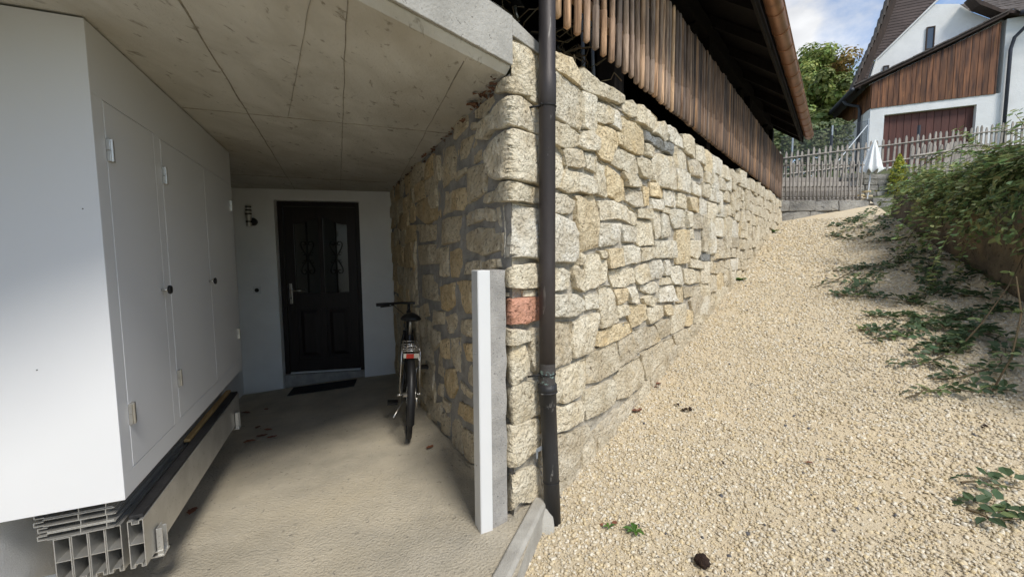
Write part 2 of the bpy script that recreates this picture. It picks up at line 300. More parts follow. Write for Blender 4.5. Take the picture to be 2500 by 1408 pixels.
# ------------------------------------------------------------------ measured outlines (metres): stones along the wall (run, height), runners (x, y)
STONES = [('c', '0.011,2.199 0.063,2.208 0.17,2.207 0.217,2.209 0.216,1.974 0.169,1.972 0.08,1.983 0.03,2.037 0.01,2.057'),
  ('c', '-0.12,2.033 -0.005,2.041 0.027,2.039 0.075,2 0.11,1.987 0.014,1.971 -0.121,2.013'),
  ('c', '0.226,2.183 0.286,2.179 0.384,2.179 0.613,2.157 0.624,2.009 0.589,1.952 0.445,1.953 0.287,1.963 0.225,1.968'),
  ('y', '0.217,2.266 0.286,2.266 0.357,2.274 0.491,2.293 0.55,2.275 0.598,2.229 0.568,2.18 0.463,2.18 0.286,2.191 0.217,2.19'),
  ('c', '-0.362,1.865 -0.31,1.934 -0.164,1.935 -0.007,1.956 0.061,1.969 0.144,1.956 0.216,1.951 0.216,1.838 0.143,1.835 0.079,1.837 -0.025,1.832 -0.157,1.856 -0.26,1.839'),
  ('c', '0.225,1.918 0.287,1.92 0.359,1.937 0.449,1.94 0.545,1.938 0.616,1.932 0.608,1.881 0.533,1.84 0.386,1.815 0.3,1.835 0.225,1.836'),
  ('w', '0.622,2.162 0.774,2.169 0.787,2.049 0.788,1.965 0.625,1.965'),
  ('c', '0.589,2.273 0.643,2.298 0.714,2.254 0.854,2.262 0.99,2.284 1.145,2.289 1.158,2.254 1.068,2.214 0.856,2.185 0.658,2.174 0.586,2.186'),
  ('c', '0.795,2.144 0.91,2.161 0.988,2.152 0.979,2.071 0.885,2.054 0.797,2.047'),
  ('w', '0.993,2.166 1.088,2.16 1.114,2.097 1.091,2.053 0.974,2.06'),
  ('c', '0.625,1.943 0.719,1.959 0.799,1.934 0.79,1.873 0.645,1.848 0.59,1.864'),
  ('y', '0.787,2.025 1.026,2.039 1.046,1.952 0.985,1.861 0.946,1.83 0.853,1.836 0.795,1.871'),
  ('c', '-0.246,1.771 -0.134,1.813 -0.025,1.815 0.079,1.821 0.169,1.825 0.287,1.828 0.367,1.82 0.422,1.784 0.45,1.728 0.459,1.656 0.395,1.614 0.287,1.592 0.168,1.601 0.085,1.6 0.015,1.599 -0.098,1.61 -0.162,1.63 -0.214,1.679 -0.247,1.745'),
  ('d', '0.43,1.811 0.631,1.841 0.651,1.755 0.574,1.734 0.446,1.733'),
  ('c', '0.64,1.833 0.796,1.84 0.778,1.744 0.665,1.746'),
  ('c', '0.459,1.705 0.588,1.709 0.567,1.606 0.452,1.586 0.399,1.606'),
  ('c', '0.597,1.711 0.769,1.693 0.775,1.62 0.691,1.601 0.575,1.607'),
  ('c', '0.791,1.821 0.919,1.798 0.919,1.61 0.796,1.61'),
  ('y', '0.93,1.8 1.158,1.748 1.175,1.621 1.07,1.6 0.935,1.632'),
  ('c', '-0.313,1.529 -0.299,1.567 -0.164,1.571 -0.051,1.582 0.042,1.578 0.168,1.579 0.216,1.578 0.215,1.509 0.168,1.501 0.077,1.505 -0.002,1.493 -0.151,1.516 -0.269,1.518'),
  ('c', '0.225,1.579 0.287,1.574 0.333,1.569 0.452,1.573 0.536,1.551 0.537,1.504 0.469,1.474 0.307,1.473 0.225,1.483'),
  ('y', '0.549,1.572 0.75,1.598 0.797,1.542 0.82,1.429 0.813,1.305 0.58,1.269 0.56,1.438'),
  ('w', '-0.066,1.483 0.041,1.485 0.168,1.477 0.287,1.469 0.396,1.454 0.529,1.427 0.56,1.372 0.562,1.242 0.523,1.212 0.397,1.219 0.287,1.22 0.167,1.24 0.075,1.247 -0.057,1.242 -0.047,1.344'),
  ('c', '0.828,1.577 1.046,1.598 1.262,1.574 1.367,1.551 1.392,1.481 1.336,1.458 1.206,1.479 1.055,1.488 0.83,1.459'),
  ('w', '0.836,1.442 1.111,1.454 1.127,1.347 1.03,1.315 0.839,1.3'),
  ('w', '1.143,1.448 1.358,1.439 1.376,1.341 1.179,1.337'),
  ('c', '1.392,1.49 1.662,1.499 1.683,1.432 1.723,1.326 1.444,1.313 1.399,1.333'),
  ('c', '1.41,1.575 1.649,1.594 1.661,1.518 1.42,1.517'),
  ('d', '1.198,1.696 1.47,1.708 1.49,1.602 1.344,1.589 1.201,1.618'),
  ('y', '1.491,1.752 1.6,1.741 1.607,1.621 1.528,1.614'),
  ('y', '1.614,1.797 1.799,1.806 1.884,1.743 1.868,1.696 1.635,1.697'),
  ('w', '1.653,1.671 1.888,1.682 1.875,1.599 1.665,1.598'),
  ('w', '1.91,1.765 2.176,1.778 2.223,1.714 2.185,1.655 1.936,1.65'),
  ('c', '2.251,1.78 2.49,1.777 2.511,1.679 2.418,1.656 2.249,1.667'),
  ('y', '2.527,1.773 2.862,1.8 2.876,1.662 2.599,1.66'),
  ('w', '2.891,1.791 3.154,1.8 3.173,1.642 2.92,1.641'),
  ('w', '2.055,1.62 2.454,1.648 2.454,1.508 2.199,1.471 2.069,1.554'),
  ('c', '1.891,1.63 2.045,1.623 2.037,1.585 1.894,1.588'),
  ('c', '1.683,1.588 1.811,1.598 1.841,1.561 1.842,1.396 1.763,1.372 1.691,1.445'),
  ('w', '1.858,1.572 2.009,1.566 2.09,1.404 1.87,1.384'),
  ('w', '2.502,1.645 2.651,1.637 2.687,1.528 2.539,1.494'),
  ('d', '2.69,1.636 3.066,1.639 3.125,1.517 2.703,1.497'),
  ('w', '1.755,1.355 2.197,1.365 2.229,1.22 1.781,1.224'),
  ('y', '2.232,1.462 2.542,1.467 2.564,1.354 2.568,1.171 2.255,1.169'),
  ('c', '2.577,1.484 2.73,1.491 2.778,1.406 2.585,1.393'),
  ('c', '2.587,1.378 2.976,1.383 2.99,1.255 2.868,1.194 2.6,1.236'),
  ('y', '0.933,1.283 1.167,1.29 1.184,1.182 0.959,1.163'),
  ('w', '1.186,1.31 1.328,1.32 1.444,1.298 1.472,1.197 1.204,1.182'),
  ('c', '1.474,1.298 1.698,1.304 1.763,1.234 1.494,1.199'),
  ('c', '0.571,1.265 0.645,1.243 0.636,1.199 0.572,1.195'),
  ('c', '0.659,1.243 0.803,1.257 0.929,1.211 0.932,1.094 0.855,1.065 0.677,1.044 0.665,1.16'),
  ('c', '0.532,1.18 0.594,1.19 0.655,1.16 0.667,1.064 0.638,1.037 0.542,1.065 0.519,1.142'),
  ('c', '0.824,1.275 0.927,1.273 0.934,1.242 0.851,1.235'),
  ('w', '0.224,1.184 0.287,1.183 0.434,1.178 0.493,1.152 0.485,1.068 0.288,1.062 0.224,1.062'),
  ('c', '-0.099,1.16 0.025,1.203 0.167,1.208 0.215,1.207 0.215,1.092 0.166,1.089 0.096,1.089 -0.042,1.106 -0.077,1.129'),
  ('c', '-0.109,1.077 -0.021,1.076 -0.022,1.059 -0.11,1.055'),
  ('c', '0.082,1.082 0.166,1.081 0.166,1.05 0.082,1.054'),
  ('r', '-0.153,1 -0.039,1.047 0.082,1.044 0.166,1.042 0.215,1.038 0.214,0.926 0.165,0.925 0.004,0.929 -0.155,0.94'),
  ('w', '0.224,1.058 0.288,1.049 0.398,1.039 0.565,1.026 0.658,0.98 0.659,0.927 0.526,0.908 0.288,0.928 0.224,0.933'),
  ('w', '0.667,1.011 0.819,1.006 0.832,0.921 0.683,0.929'),
  ('c', '0.84,1.045 0.883,1.053 1.009,1.045 1.066,0.924 1.101,0.799 0.889,0.797 0.845,0.796'),
  ('c', '-0.157,0.856 -0.141,0.904 -0.05,0.914 0.138,0.879 0.132,0.829 0.022,0.836 -0.143,0.831'),
  ('c', '-0.159,0.733 -0.106,0.805 0.003,0.835 0.08,0.813 0.111,0.734 0.105,0.68 0.014,0.639 -0.119,0.638 -0.151,0.683'),
  ('d', '0.138,0.861 0.168,0.884 0.288,0.887 0.517,0.872 0.515,0.659 0.489,0.644 0.288,0.651 0.168,0.667 0.138,0.729'),
  ('c', '0.539,0.869 0.811,0.887 0.823,0.827 0.778,0.693 0.723,0.658 0.537,0.667 0.527,0.749'),
  ('y', '0.835,0.766 0.975,0.786 1.294,0.771 1.346,0.695 1.156,0.675 0.892,0.673 0.826,0.682'),
  ('c', '1.104,0.907 1.255,0.897 1.278,0.834 1.107,0.826'),
  ('y', '1.039,1.019 1.217,1.015 1.226,0.934 1.098,0.913 1.071,0.962'),
  ('c', '0.959,1.148 1.179,1.151 1.335,1.153 1.367,1.052 1.19,1.034 1.033,1.038'),
  ('w', '1.237,1.019 1.354,1.017 1.433,0.901 1.309,0.907'),
  ('c', '1.399,1.151 1.613,1.191 1.637,1.059 1.457,1.032 1.388,1.077'),
  ('w', '1.646,1.191 1.881,1.207 1.924,1.119 1.881,1.06 1.67,1.058'),
  ('w', '1.48,1.018 1.757,1.034 1.85,0.969 1.634,0.949 1.481,0.988'),
  ('c', '1.523,0.923 1.618,0.937 1.855,0.885 1.698,0.847 1.565,0.873'),
  ('y', '1.324,0.891 1.557,0.868 1.611,0.758 1.345,0.722 1.278,0.817'),
  ('c', '1.599,0.842 1.942,0.83 1.968,0.738 1.647,0.712'),
  ('w', '1.858,0.985 2.173,0.976 2.258,0.836 1.875,0.863'),
  ('y', '2.271,0.959 2.442,0.948 2.466,0.805 2.315,0.819'),
  ('d', '2.478,0.945 2.758,0.928 2.766,0.846 2.511,0.84'),
  ('y', '1.972,0.824 2.143,0.814 2.16,0.722 1.996,0.741'),
  ('c', '2.175,0.804 2.516,0.785 2.565,0.648 2.511,0.561 2.172,0.554 2.184,0.683'),
  ('d', '2.784,0.93 3.069,0.92 3.226,0.62 2.813,0.634 2.665,0.799'),
  ('y', '2.596,0.719 2.782,0.678 2.765,0.566 2.559,0.57'),
  ('d', '1.36,0.702 1.751,0.678 1.817,0.615 1.875,0.549 1.412,0.515 1.385,0.629'),
  ('d', '1.776,0.691 2.069,0.701 2.156,0.625 2.13,0.561 1.894,0.552'),
  ('d', '1.125,0.666 1.34,0.675 1.398,0.505 1.163,0.474'),
  ('d', '0.683,0.643 0.892,0.665 1.093,0.666 1.137,0.479 0.842,0.457 0.691,0.473'),
  ('c', '0.396,0.618 0.669,0.623 0.671,0.44 0.397,0.439'),
  ('c', '0.223,0.627 0.288,0.631 0.384,0.618 0.385,0.465 0.295,0.448 0.223,0.455'),
  ('c', '-0.12,0.594 -0.007,0.632 0.158,0.616 0.214,0.608 0.214,0.44 0.164,0.441 0.018,0.446 -0.032,0.462 -0.113,0.457 -0.14,0.533'),
  ('c', '0.686,0.426 1.045,0.415 1.085,0.312 1.062,0.247 0.699,0.247 0.678,0.345'),
  ('d', '1.164,0.459 1.498,0.479 1.583,0.357 1.547,0.269 1.28,0.236 1.119,0.26 1.082,0.412'),
  ('d', '1.536,0.497 1.786,0.516 2.217,0.514 2.298,0.456 2.282,0.384 2.051,0.366 1.815,0.339 1.611,0.276'),
  ('d', '2.227,0.531 2.574,0.54 2.728,0.539 2.692,0.503 2.414,0.433 2.323,0.43'),
  ('c', '0.333,0.41 0.5,0.412 0.648,0.374 0.668,0.328 0.64,0.261 0.365,0.281 0.333,0.319'),
  ('c', '0.223,0.433 0.295,0.424 0.325,0.324 0.295,0.305 0.223,0.323'),
  ('c', '-0.18,0.28 -0.133,0.392 -0.01,0.438 0.11,0.434 0.179,0.417 0.185,0.253 0.109,0.258 0.016,0.246 -0.085,0.232 -0.161,0.248'),
  ('d', '0.229,0.282 0.314,0.28 0.501,0.226 0.715,0.203 0.742,0.145 0.609,0.073 0.455,0.022 0.33,0.024 0.229,0.032'),
  ('c', '-0.188,-0.06 -0.165,0.08 -0.128,0.173 0.067,0.191 0.163,0.167 0.197,0.128 0.213,-0.039 0.029,0.047 -0.039,-0.007 -0.134,-0.097'),
  ('d', '-0.192,-0.213 -0.169,-0.131 -0.049,-0.045 -0.073,-0.126'),
  ('d', '0.768,0.135 0.904,0.156 1.095,0.195 1.148,0.15 0.906,0.087 0.693,0.045'),
  ('c', '1.146,2.255 1.28,2.293 1.371,2.279 1.353,2.206 1.271,2.185 1.148,2.194'),
  ('c', '1.356,2.286 1.441,2.309 1.718,2.29 1.729,2.25 1.634,2.171 1.516,2.171 1.368,2.176'),
  ('c', '1.737,2.258 1.849,2.285 1.962,2.251 1.976,2.183 1.903,2.158 1.658,2.165'),
  ('w', '1.932,2.279 2.026,2.301 2.199,2.297 2.403,2.237 2.351,2.177 2.156,2.174 1.996,2.178'),
  ('c', '2.33,2.299 2.477,2.323 2.679,2.292 2.704,2.161 2.446,2.148 2.383,2.197'),
  ('c', '2.705,2.29 2.951,2.291 3.026,2.133 2.746,2.138'),
  ('y', '1.131,2.153 1.411,2.17 1.465,2.131 1.476,2.059 1.458,1.964 1.329,1.955 1.138,1.959 1.128,2.054'),
  ('y', '1.044,2.03 1.122,2.04 1.125,1.962 1.046,1.954'),
  ('g', '1.487,2.133 1.62,2.121 1.623,2.074 1.49,2.074'),
  ('g', '1.652,2.134 1.867,2.145 1.872,2.076 1.655,2.078'),
  ('g', '1.886,2.142 2.096,2.162 2.083,2.069 1.89,2.073'),
  ('c', '1.499,2.052 1.665,2.049 1.661,1.979 1.51,1.976'),
  ('c', '1.041,1.933 1.316,1.933 1.374,1.887 1.391,1.83 1.301,1.798 0.986,1.826 1.007,1.883'),
  ('c', '1.372,1.932 1.59,1.946 1.643,1.847 1.596,1.816 1.465,1.818 1.396,1.874'),
  ('c', '1.654,1.957 1.734,2.023 2.074,2.055 2.129,1.99 2.144,1.795 1.881,1.787 1.687,1.813'),
  ('c', '2.117,2.156 2.241,2.17 2.447,2.134 2.445,2.022 2.355,1.998 2.139,1.992'),
  ('d', '2.47,2.138 2.799,2.143 2.942,2.111 2.938,2.007 2.605,1.991'),
  ('w', '2.161,1.978 2.579,2.002 2.596,1.822 2.185,1.804'),
  ('w', '2.623,1.938 2.931,1.939 2.93,1.815 2.633,1.829'),
  ('c', '1.15,1.797 1.322,1.79 1.459,1.78 1.446,1.735 1.198,1.71'),
  ('c', '2.842,0.622 3.072,0.616 3.036,0.539 2.848,0.551'),
  ('c', '2.476,1.112 2.637,1.108 3.054,1.065 3.065,0.963 2.65,0.966 2.523,0.985'),
  ('w', '2.119,1.148 2.38,1.141 2.475,0.987 2.417,0.972 2.182,0.993 2.113,1.078'),
  ('w', '1.957,1.199 2.064,1.197 2.103,1.078 1.965,1.077'),
  ('c', '1.928,1.055 2.126,1.053 2.161,0.998 1.903,0.999'),
  ('c', '2.627,1.213 3.118,1.165 3.08,1.098 2.661,1.122'),
  ('g', '2.976,1.242 3.38,1.25 3.39,1.17 2.997,1.184'),
  ('p', '-0.44,2.034 -0.204,2.037 -0.186,2 -0.309,1.96 -0.428,1.996'),
  ('p', '-0.89,2.076 -0.595,2.073 -0.584,1.999 -0.823,1.979'),
  ('p', '-0.511,1.979 -0.403,1.965 -0.379,1.932 -0.485,1.944'),
  ('p', '-0.793,1.901 -0.755,1.942 -0.472,1.923 -0.448,1.858 -0.631,1.829 -0.796,1.84'),
  ('p', '-1.109,1.985 -0.862,1.948 -0.83,1.872 -0.856,1.757 -1.152,1.729'),
  ('p', '-1.458,2.007 -1.201,1.963 -1.215,1.796 -1.464,1.807'),
  ('p', '-0.549,1.802 -0.358,1.811 -0.282,1.777 -0.293,1.756 -0.493,1.763'),
  ('p', '-0.597,1.747 -0.361,1.737 -0.274,1.711 -0.299,1.578 -0.591,1.553'),
  ('p', '-0.819,1.766 -0.611,1.768 -0.612,1.74 -0.822,1.72'),
  ('p', '-1.199,1.704 -0.918,1.665 -0.888,1.547 -1.167,1.541'),
  ('o', '-0.862,1.667 -0.64,1.652 -0.622,1.556 -0.712,1.529 -0.887,1.558'),
  ('o', '-1.985,1.713 -1.291,1.738 -1.225,1.535 -1.62,1.513 -2.069,1.624'),
  ('p', '-0.609,1.5 -0.505,1.508 -0.494,1.434 -0.613,1.43'),
  ('p', '-0.477,1.505 -0.314,1.497 -0.328,1.439 -0.466,1.432'),
  ('p', '-0.301,1.504 -0.18,1.475 -0.172,1.418 -0.282,1.435'),
  ('p', '-0.161,1.481 -0.119,1.485 -0.103,1.391 -0.148,1.418'),
  ('p', '-1.17,1.507 -0.649,1.494 -0.641,1.349 -1.139,1.331'),
  ('p', '-0.6,1.377 -0.4,1.402 -0.121,1.377 -0.128,1.276 -0.335,1.252 -0.574,1.292'),
  ('p', '-2.155,1.544 -1.23,1.479 -1.239,1.372 -1.957,1.375'),
  ('p', '-1.996,1.343 -1.253,1.343 -1.265,1.198 -1.911,1.175'),
  ('p', '-1.233,1.303 -1.054,1.311 -1.027,1.114 -1.202,1.106'),
  ('o', '-0.995,1.277 -0.725,1.294 -0.685,1.128 -0.987,1.104'),
  ('p', '-0.648,1.206 -0.381,1.228 -0.37,1.161 -0.652,1.137'),
  ('p', '-1.888,1.081 -1.273,1.112 -1.277,0.912 -1.877,0.889'),
  ('p', '-0.104,1.346 -0.072,1.354 -0.079,1.242 -0.11,1.247'),
  ('o', '-1.221,1.024 -0.9,1.073 -0.91,0.921 -1.066,0.866 -1.186,0.873'),
  ('o', '-0.853,1.081 -0.546,1.105 -0.547,0.909 -0.664,0.902'),
  ('p', '-1.135,0.813 -0.894,0.87 -0.803,0.85 -0.827,0.765 -1.045,0.706'),
  ('p', '-0.769,0.838 -0.519,0.879 -0.524,0.776 -0.773,0.761'),
  ('p', '-2.066,0.769 -1.72,0.854 -1.655,0.751 -1.915,0.705'),
  ('p', '-1.606,0.798 -1.423,0.827 -1.394,0.72 -1.574,0.683'),
  ('p', '-1.358,0.831 -1.166,0.842 -1.184,0.755 -1.341,0.738'),
  ('o', '-1.266,0.615 -1.069,0.666 -1.048,0.521 -1.276,0.49'),
  ('p', '-1.017,0.673 -0.758,0.729 -0.701,0.519 -0.9,0.476 -1.006,0.533'),
  ('o', '-0.717,0.694 -0.526,0.737 -0.531,0.628 -0.671,0.61'),
  ('p', '-1.492,0.662 -1.322,0.668 -1.33,0.577 -1.509,0.482 -1.641,0.597'),
  ('p', '-1.426,0.506 -1.207,0.459 -1.241,0.335 -1.401,0.34'),
  ('o', '-1.177,0.411 -0.929,0.483 -0.86,0.369 -0.983,0.262 -1.186,0.29'),
  ('p', '-0.801,0.436 -0.555,0.427 -0.603,0.378 -0.786,0.391'),
  ('p', '-0.649,0.571 -0.509,0.616 -0.516,0.464 -0.654,0.482'),
  ('p', '-1.229,0.19 -1.06,0.198 -1.098,0.124 -1.233,0.134'),
  ('o', '-0.818,0.29 -0.544,0.329 -0.548,0.234 -0.814,0.21'),
  ('p', '-1.437,0.237 -1.245,0.283 -1.253,0.185 -1.418,0.153'),
  ('p', '-1.537,0.032 -1.293,0.133 -1.282,-0.035 -1.463,-0.062'),
  ('p', '-1.276,0.046 -1.088,0.106 -1.1,-0.061 -1.313,-0.109'),
  ('p', '-1.042,0.156 -0.791,0.141 -0.775,-0.056 -1.038,-0.084'),
  ('p', '-0.747,0.136 -0.528,0.178 -0.536,0.001 -0.731,-0.05'),
  ('p', '-0.75,-0.078 -0.537,-0.025 -0.528,-0.163 -0.644,-0.144'),
  ('p', '-1.803,0.372 -1.506,0.364 -1.539,0.311 -1.777,0.32'),
  ('p', '-0.336,1.215 -0.12,1.234 -0.107,1.194 -0.325,1.182')]
RUNNERS = [[(5.58, 7.29), (5.93, 7.28), (6.43, 7.58), (6.93, 7.95)],
[(5.16, 6.69), (5.59, 6.85), (6.1, 7.05), (6.49, 7.22), (6.8, 7.29)],
[(5.16, 6.69), (5.21, 6.3), (5.43, 6.31), (5.92, 6.64), (6.35, 6.93)],
[(5.22, 6.06), (5.47, 5.95), (5.79, 5.91), (5.93, 5.91)],
[(3.55, 4.75), (3.84, 4.84), (4.25, 5.06), (4.6, 5.08), (4.85, 5.16), (5.44, 5.43)],
[(4.03, 5.14), (4.29, 5.12), (4.6, 5.08)],
[(3.87, 4.67), (4.19, 4.85), (4.39, 4.88), (4.78, 5.02), (5.09, 5.18)],
[(3.65, 4.35), (3.95, 4.55), (4.27, 4.79)],
[(3.5, 4.47), (3.6, 4.31), (3.81, 4.13), (3.87, 3.95), (3.9, 3.83), (3.89, 3.68)],
[(4.37, 4.35), (4.96, 4.88), (5.43, 5.33)],
[(4.07, 4.01), (4.52, 4.39), (4.9, 4.76)],
[(4.33, 4.11), (4.34, 3.92), (4.45, 3.77)],
[(4.15, 4.03), (4.5, 4.2), (4.85, 4.39), (5.07, 4.46)],
[(5.11, 4.96), (5.19, 4.8), (5.09, 4.53), (4.84, 4.06), (4.65, 3.8)],
[(3.34, 3.83), (3.43, 3.75), (3.59, 3.69), (3.71, 3.58), (3.83, 3.45)],
[(3.06, 3.58), (3.2, 3.52), (3.39, 3.52), (3.57, 3.48)],
[(3.02, 3.39), (3.13, 3.4), (3.34, 3.38), (3.52, 3.39), (3.72, 3.37)],
[(2.84, 3.02), (2.94, 2.96), (3.07, 2.94), (3.36, 3.07), (3.66, 3.25)],
[(2.57, 2.61), (2.73, 2.65), (2.83, 2.62), (2.97, 2.54), (3.08, 2.54), (3.18, 2.49)],
[(2.89, 2.76), (3.03, 2.72), (3.21, 2.75), (3.39, 2.79), (3.79, 3.09)],
[(3.68, 3.55), (3.65, 3.4), (3.69, 3.28), (3.75, 3.17), (3.8, 3.08)],
[(3.22, 3.12), (3.37, 3.16), (3.56, 3.18), (3.86, 3.31)],
[(3.88, 3.6), (3.97, 3.51), (4.18, 3.54), (4.43, 3.61)],
[(2.19, 1.92), (2.25, 1.9), (2.3, 1.88), (2.39, 1.83)],
[(2.05, 1.77), (2.08, 1.69), (2.21, 1.69)],
[(2.07, 1.75), (2.16, 1.76), (2.25, 1.72)]]

# ------------------------------------------------------------------ site frames (metres)
Q = V(0, 1.903, 0); W = V(.6429, .7659, 0); NW = V(.7659, -.6429, 0)           # corner of the stone wall, its run uphill, its outward normal
E1 = V(-.4138, .9104, 0); N1 = V(-.9104, -.4138, 0)                           # run of the wall inside the passage, its normal
PC = V(-1.43, 1.444, 0); D1 = V(-.3825, .924, 0); D2 = V(.924, .3825, 0)      # cabinet corner, passage axis, across the passage
BA = V(-3.14, 4.852, 0); BD = V(.9772, .2120, 0); BN = V(.2120, -.9772, 0)    # back wall
UP = V(0, 0, 1)
GT = [-60, -3, .3, 1.66, 4.75, 8.5, 12, 60]; GZ = [-4, -.2, -.1, .152, .916, 1.9, 2.85, 12.4]
def gz(x, y):
    t = (x - Q.x) * W.x + (y - Q.y) * W.y
    return float(np.interp(t, GT, GZ) * .5 + np.interp(t - .25, GT, GZ) * .25 + np.interp(t + .25, GT, GZ) * .25)
def fz(x, y):
    return .0528 + .0817 * x - .0358 * y
def at_to(t, o, z=0.):
    return V(Q.x + t * W.x + o * NW.x, Q.y + t * W.y + o * NW.y, z)
def cab(s, o, z):
    return PC + D1 * s + D2 * o + UP * z
def bw(a, z, n=0.):
    return BA + BD * a + BN * n + UP * z
RA, RB = V(6.75, 7.35, 0), V(3.55, 1.87, 0)                                   # line of the retaining wall on the right
RD = (RB - RA).normalized(); RN = V(RD.y, -RD.x, 0)
if RN.x > 0: RN = -RN                                                         # towards the path
def omax(t):
    ta, oa = (RA - Q).dot(W), (RA - Q).dot(NW); tb, ob = (RB - Q).dot(W), (RB - Q).dot(NW)
    return oa + (ob - oa) * (t - ta) / (tb - ta)
def omin(t):
    return -.02 if t > .1 else -.02 + (.11 - t) * .48

# ------------------------------------------------------------------ ground, path, floor
def sheet(name, P, mat_, kind='structure', smooth=True):
    m = MB(); n, k = len(P), len(P[0])
    m.v = [tuple(q) for r_ in P for q in r_]
    m.f = [(i * k + j, i * k + j + 1, (i + 1) * k + j + 1, (i + 1) * k + j) for i in range(n - 1) for j in range(k - 1)]
    o = m.build(name, mat_, None, smooth); o['kind'] = kind
    return o
ts = [-60, -30, -15, -8, -5, -3] + [x * .5 for x in range(-5, 30)] + [16, 18, 20, 22, 25, 30, 36, 45, 60, 90, 140]
os_ = [-120, -60, -30, -15, -8.2, -8, -.6, -.5, .05, .6, 1.5, 2.5, 3.0, 3.6, 5, 8, 12, 18, 28, 45, 80, 140]
P = []
for t in ts:
    row = []
    for o in os_:
        p = at_to(t, o); z = gz(p.x, p.y)
        if -8.1 < o < -.55: z = min(-1.2, z)
        elif o <= -8.1: z = z - .3 + noise.noise(p * .05) * 1.2
        else:
            z -= .07
            if o > 4: z += noise.noise(p * .08) * min(1, (o - 4) / 12) * 1.5
        p.z = z; row.append(p)
    P.append(row)
sheet('ground', P, M['hill'])
P = []
for i in range(0, 146):
    t = -3 + i * .095
    a, b = omin(t), min(omax(t), 3.3 if t < .5 else 9)
    row = []
    for j in range(41):
        o = a + (b - a) * j / 40; p = at_to(t, o)
        p.z = gz(p.x, p.y) + noise.noise(p * 1.7) * .018 + noise.noise(p * 6) * .007 - .004
        row.append(p)
    P.append(row)
gravel = sheet('gravel_path', P, M['gravel'])

rng = np.random.default_rng(5)
def pebbles():
    pts = []
    def scatter(n, tmin, tmax, smin, smax, lim):
        t = rng.uniform(tmin, tmax, n); o = rng.uniform(0, 1, n)
        for k in range(n):
            a, b = omin(t[k]) + .012, min(omax(t[k]), 3.3 if t[k] < .5 else 9) - .01
            if o[k] * 3.5 > b - a: continue
            oo = a + o[k] * 3.5
            x = Q.x + t[k] * W.x + oo * NW.x; y = Q.y + t[k] * W.y + oo * NW.y
            d = math.hypot(x, y)
            if d < lim[0] or d > lim[1] or y < .45 or abs(math.atan2(x, y)) > 1.3: continue
            if noise.noise(V(x * 1.9, y * 1.9, 4)) + .6 * noise.noise(V(x * 6, y * 6, 9)) < rng.uniform(-1.1, -.22): continue
            pts.append((x, y, smin + (smax - smin) * rng.uniform(0, 1) ** 2.2))
    scatter(125000, -1.8, 2.6, .0022, .0088, (0, 2.7))
    scatter(84000, -1.2, 4.2, .0032, .0095, (2.6, 4.3))
    scatter(52000, .5, 6.2, .0048, .0115, (4.2, 6.2))
    scatter(30000, 2.5, 8.6, .008, .017, (6.1, 11))
    n = len(pts); A = np.array(pts)
    cube = np.array([[x, y, z] for z in (-1, 1) for y in (-1, 1) for x in (-1, 1)], float)
    v = cube[None] * (1 + rng.uniform(-.42, .30, (n, 8, 3)))
    v[:, 4:, :2] *= rng.uniform(.55, .9, (n, 1, 1))
    v *= np.stack([rng.uniform(.8, 1.45, n), rng.uniform(.65, 1.0, n), rng.uniform(.38, .75, n)], 1)[:, None, :] * A[:, 2][:, None, None]
    ax = rng.uniform(-.5, .5, n); az = rng.uniform(0, 2 * math.pi, n)
    c, s = np.cos(ax)[:, None], np.sin(ax)[:, None]
    y0 = v[:, :, 1] * c - v[:, :, 2] * s; z0 = v[:, :, 1] * s + v[:, :, 2] * c
    c, s = np.cos(az)[:, None], np.sin(az)[:, None]
    x1 = v[:, :, 0] * c - y0 * s; y1 = v[:, :, 0] * s + y0 * c
    zz = np.array([gz(p[0], p[1]) + noise.noise(V(p[0], p[1], 0) * 1.7) * .018 + noise.noise(V(p[0], p[1], 0) * 6) * .007 for p in pts])
    zz += A[:, 2] * rng.uniform(-.2, .34, n)
    vv = np.stack([x1 + A[:, 0:1], y1 + A[:, 1:2], z0 + zz[:, None]], 2).reshape(-1, 3)
    q = np.array([[4, 5, 7, 6], [0, 1, 5, 4], [1, 3, 7, 5], [3, 2, 6, 7], [2, 0, 4, 6]])
    f = (q[None] + (np.arange(n) * 8)[:, None, None]).reshape(-1)
    me = bpy.data.meshes.new('gravel'); nf = n * 5
    me.vertices.add(n * 8); me.vertices.foreach_set('co', vv.ravel())
    me.loops.add(nf * 4); me.loops.foreach_set('vertex_index', f.astype(np.int32))
    me.polygons.add(nf); me.polygons.foreach_set('loop_start', np.arange(0, nf * 4, 4, dtype=np.int32))
    pal = np.array([[.74, .65, .49], [.66, .57, .41], [.78, .73, .63], [.63, .555, .44], [.70, .59, .40], [.68, .62, .52], [.79, .74, .65], [.62, .525, .38]])
    ci = pal[rng.integers(0, len(pal), n)] * np.array([[.97, .95, .89]]) * rng.uniform(.84, 1.07, (n, 1))
    ci[rng.uniform(0, 1, n) < .004] = (.12, .12, .13)
    at = me.attributes.new('tint', 'FLOAT_COLOR', 'POINT')
    at.data.foreach_set('color', np.concatenate([np.repeat(ci, 8, 0), np.ones((n * 8, 1))], 1).ravel())
    me.update(calc_edges=True); me.validate()
    me.materials.append(M['pebble'])
    o = bpy.data.objects.new('gravel', me); COL.objects.link(o)
    tag(o, 'loose cream limestone gravel covering the sloping path', 'gravel', kind='stuff')
pebbles()

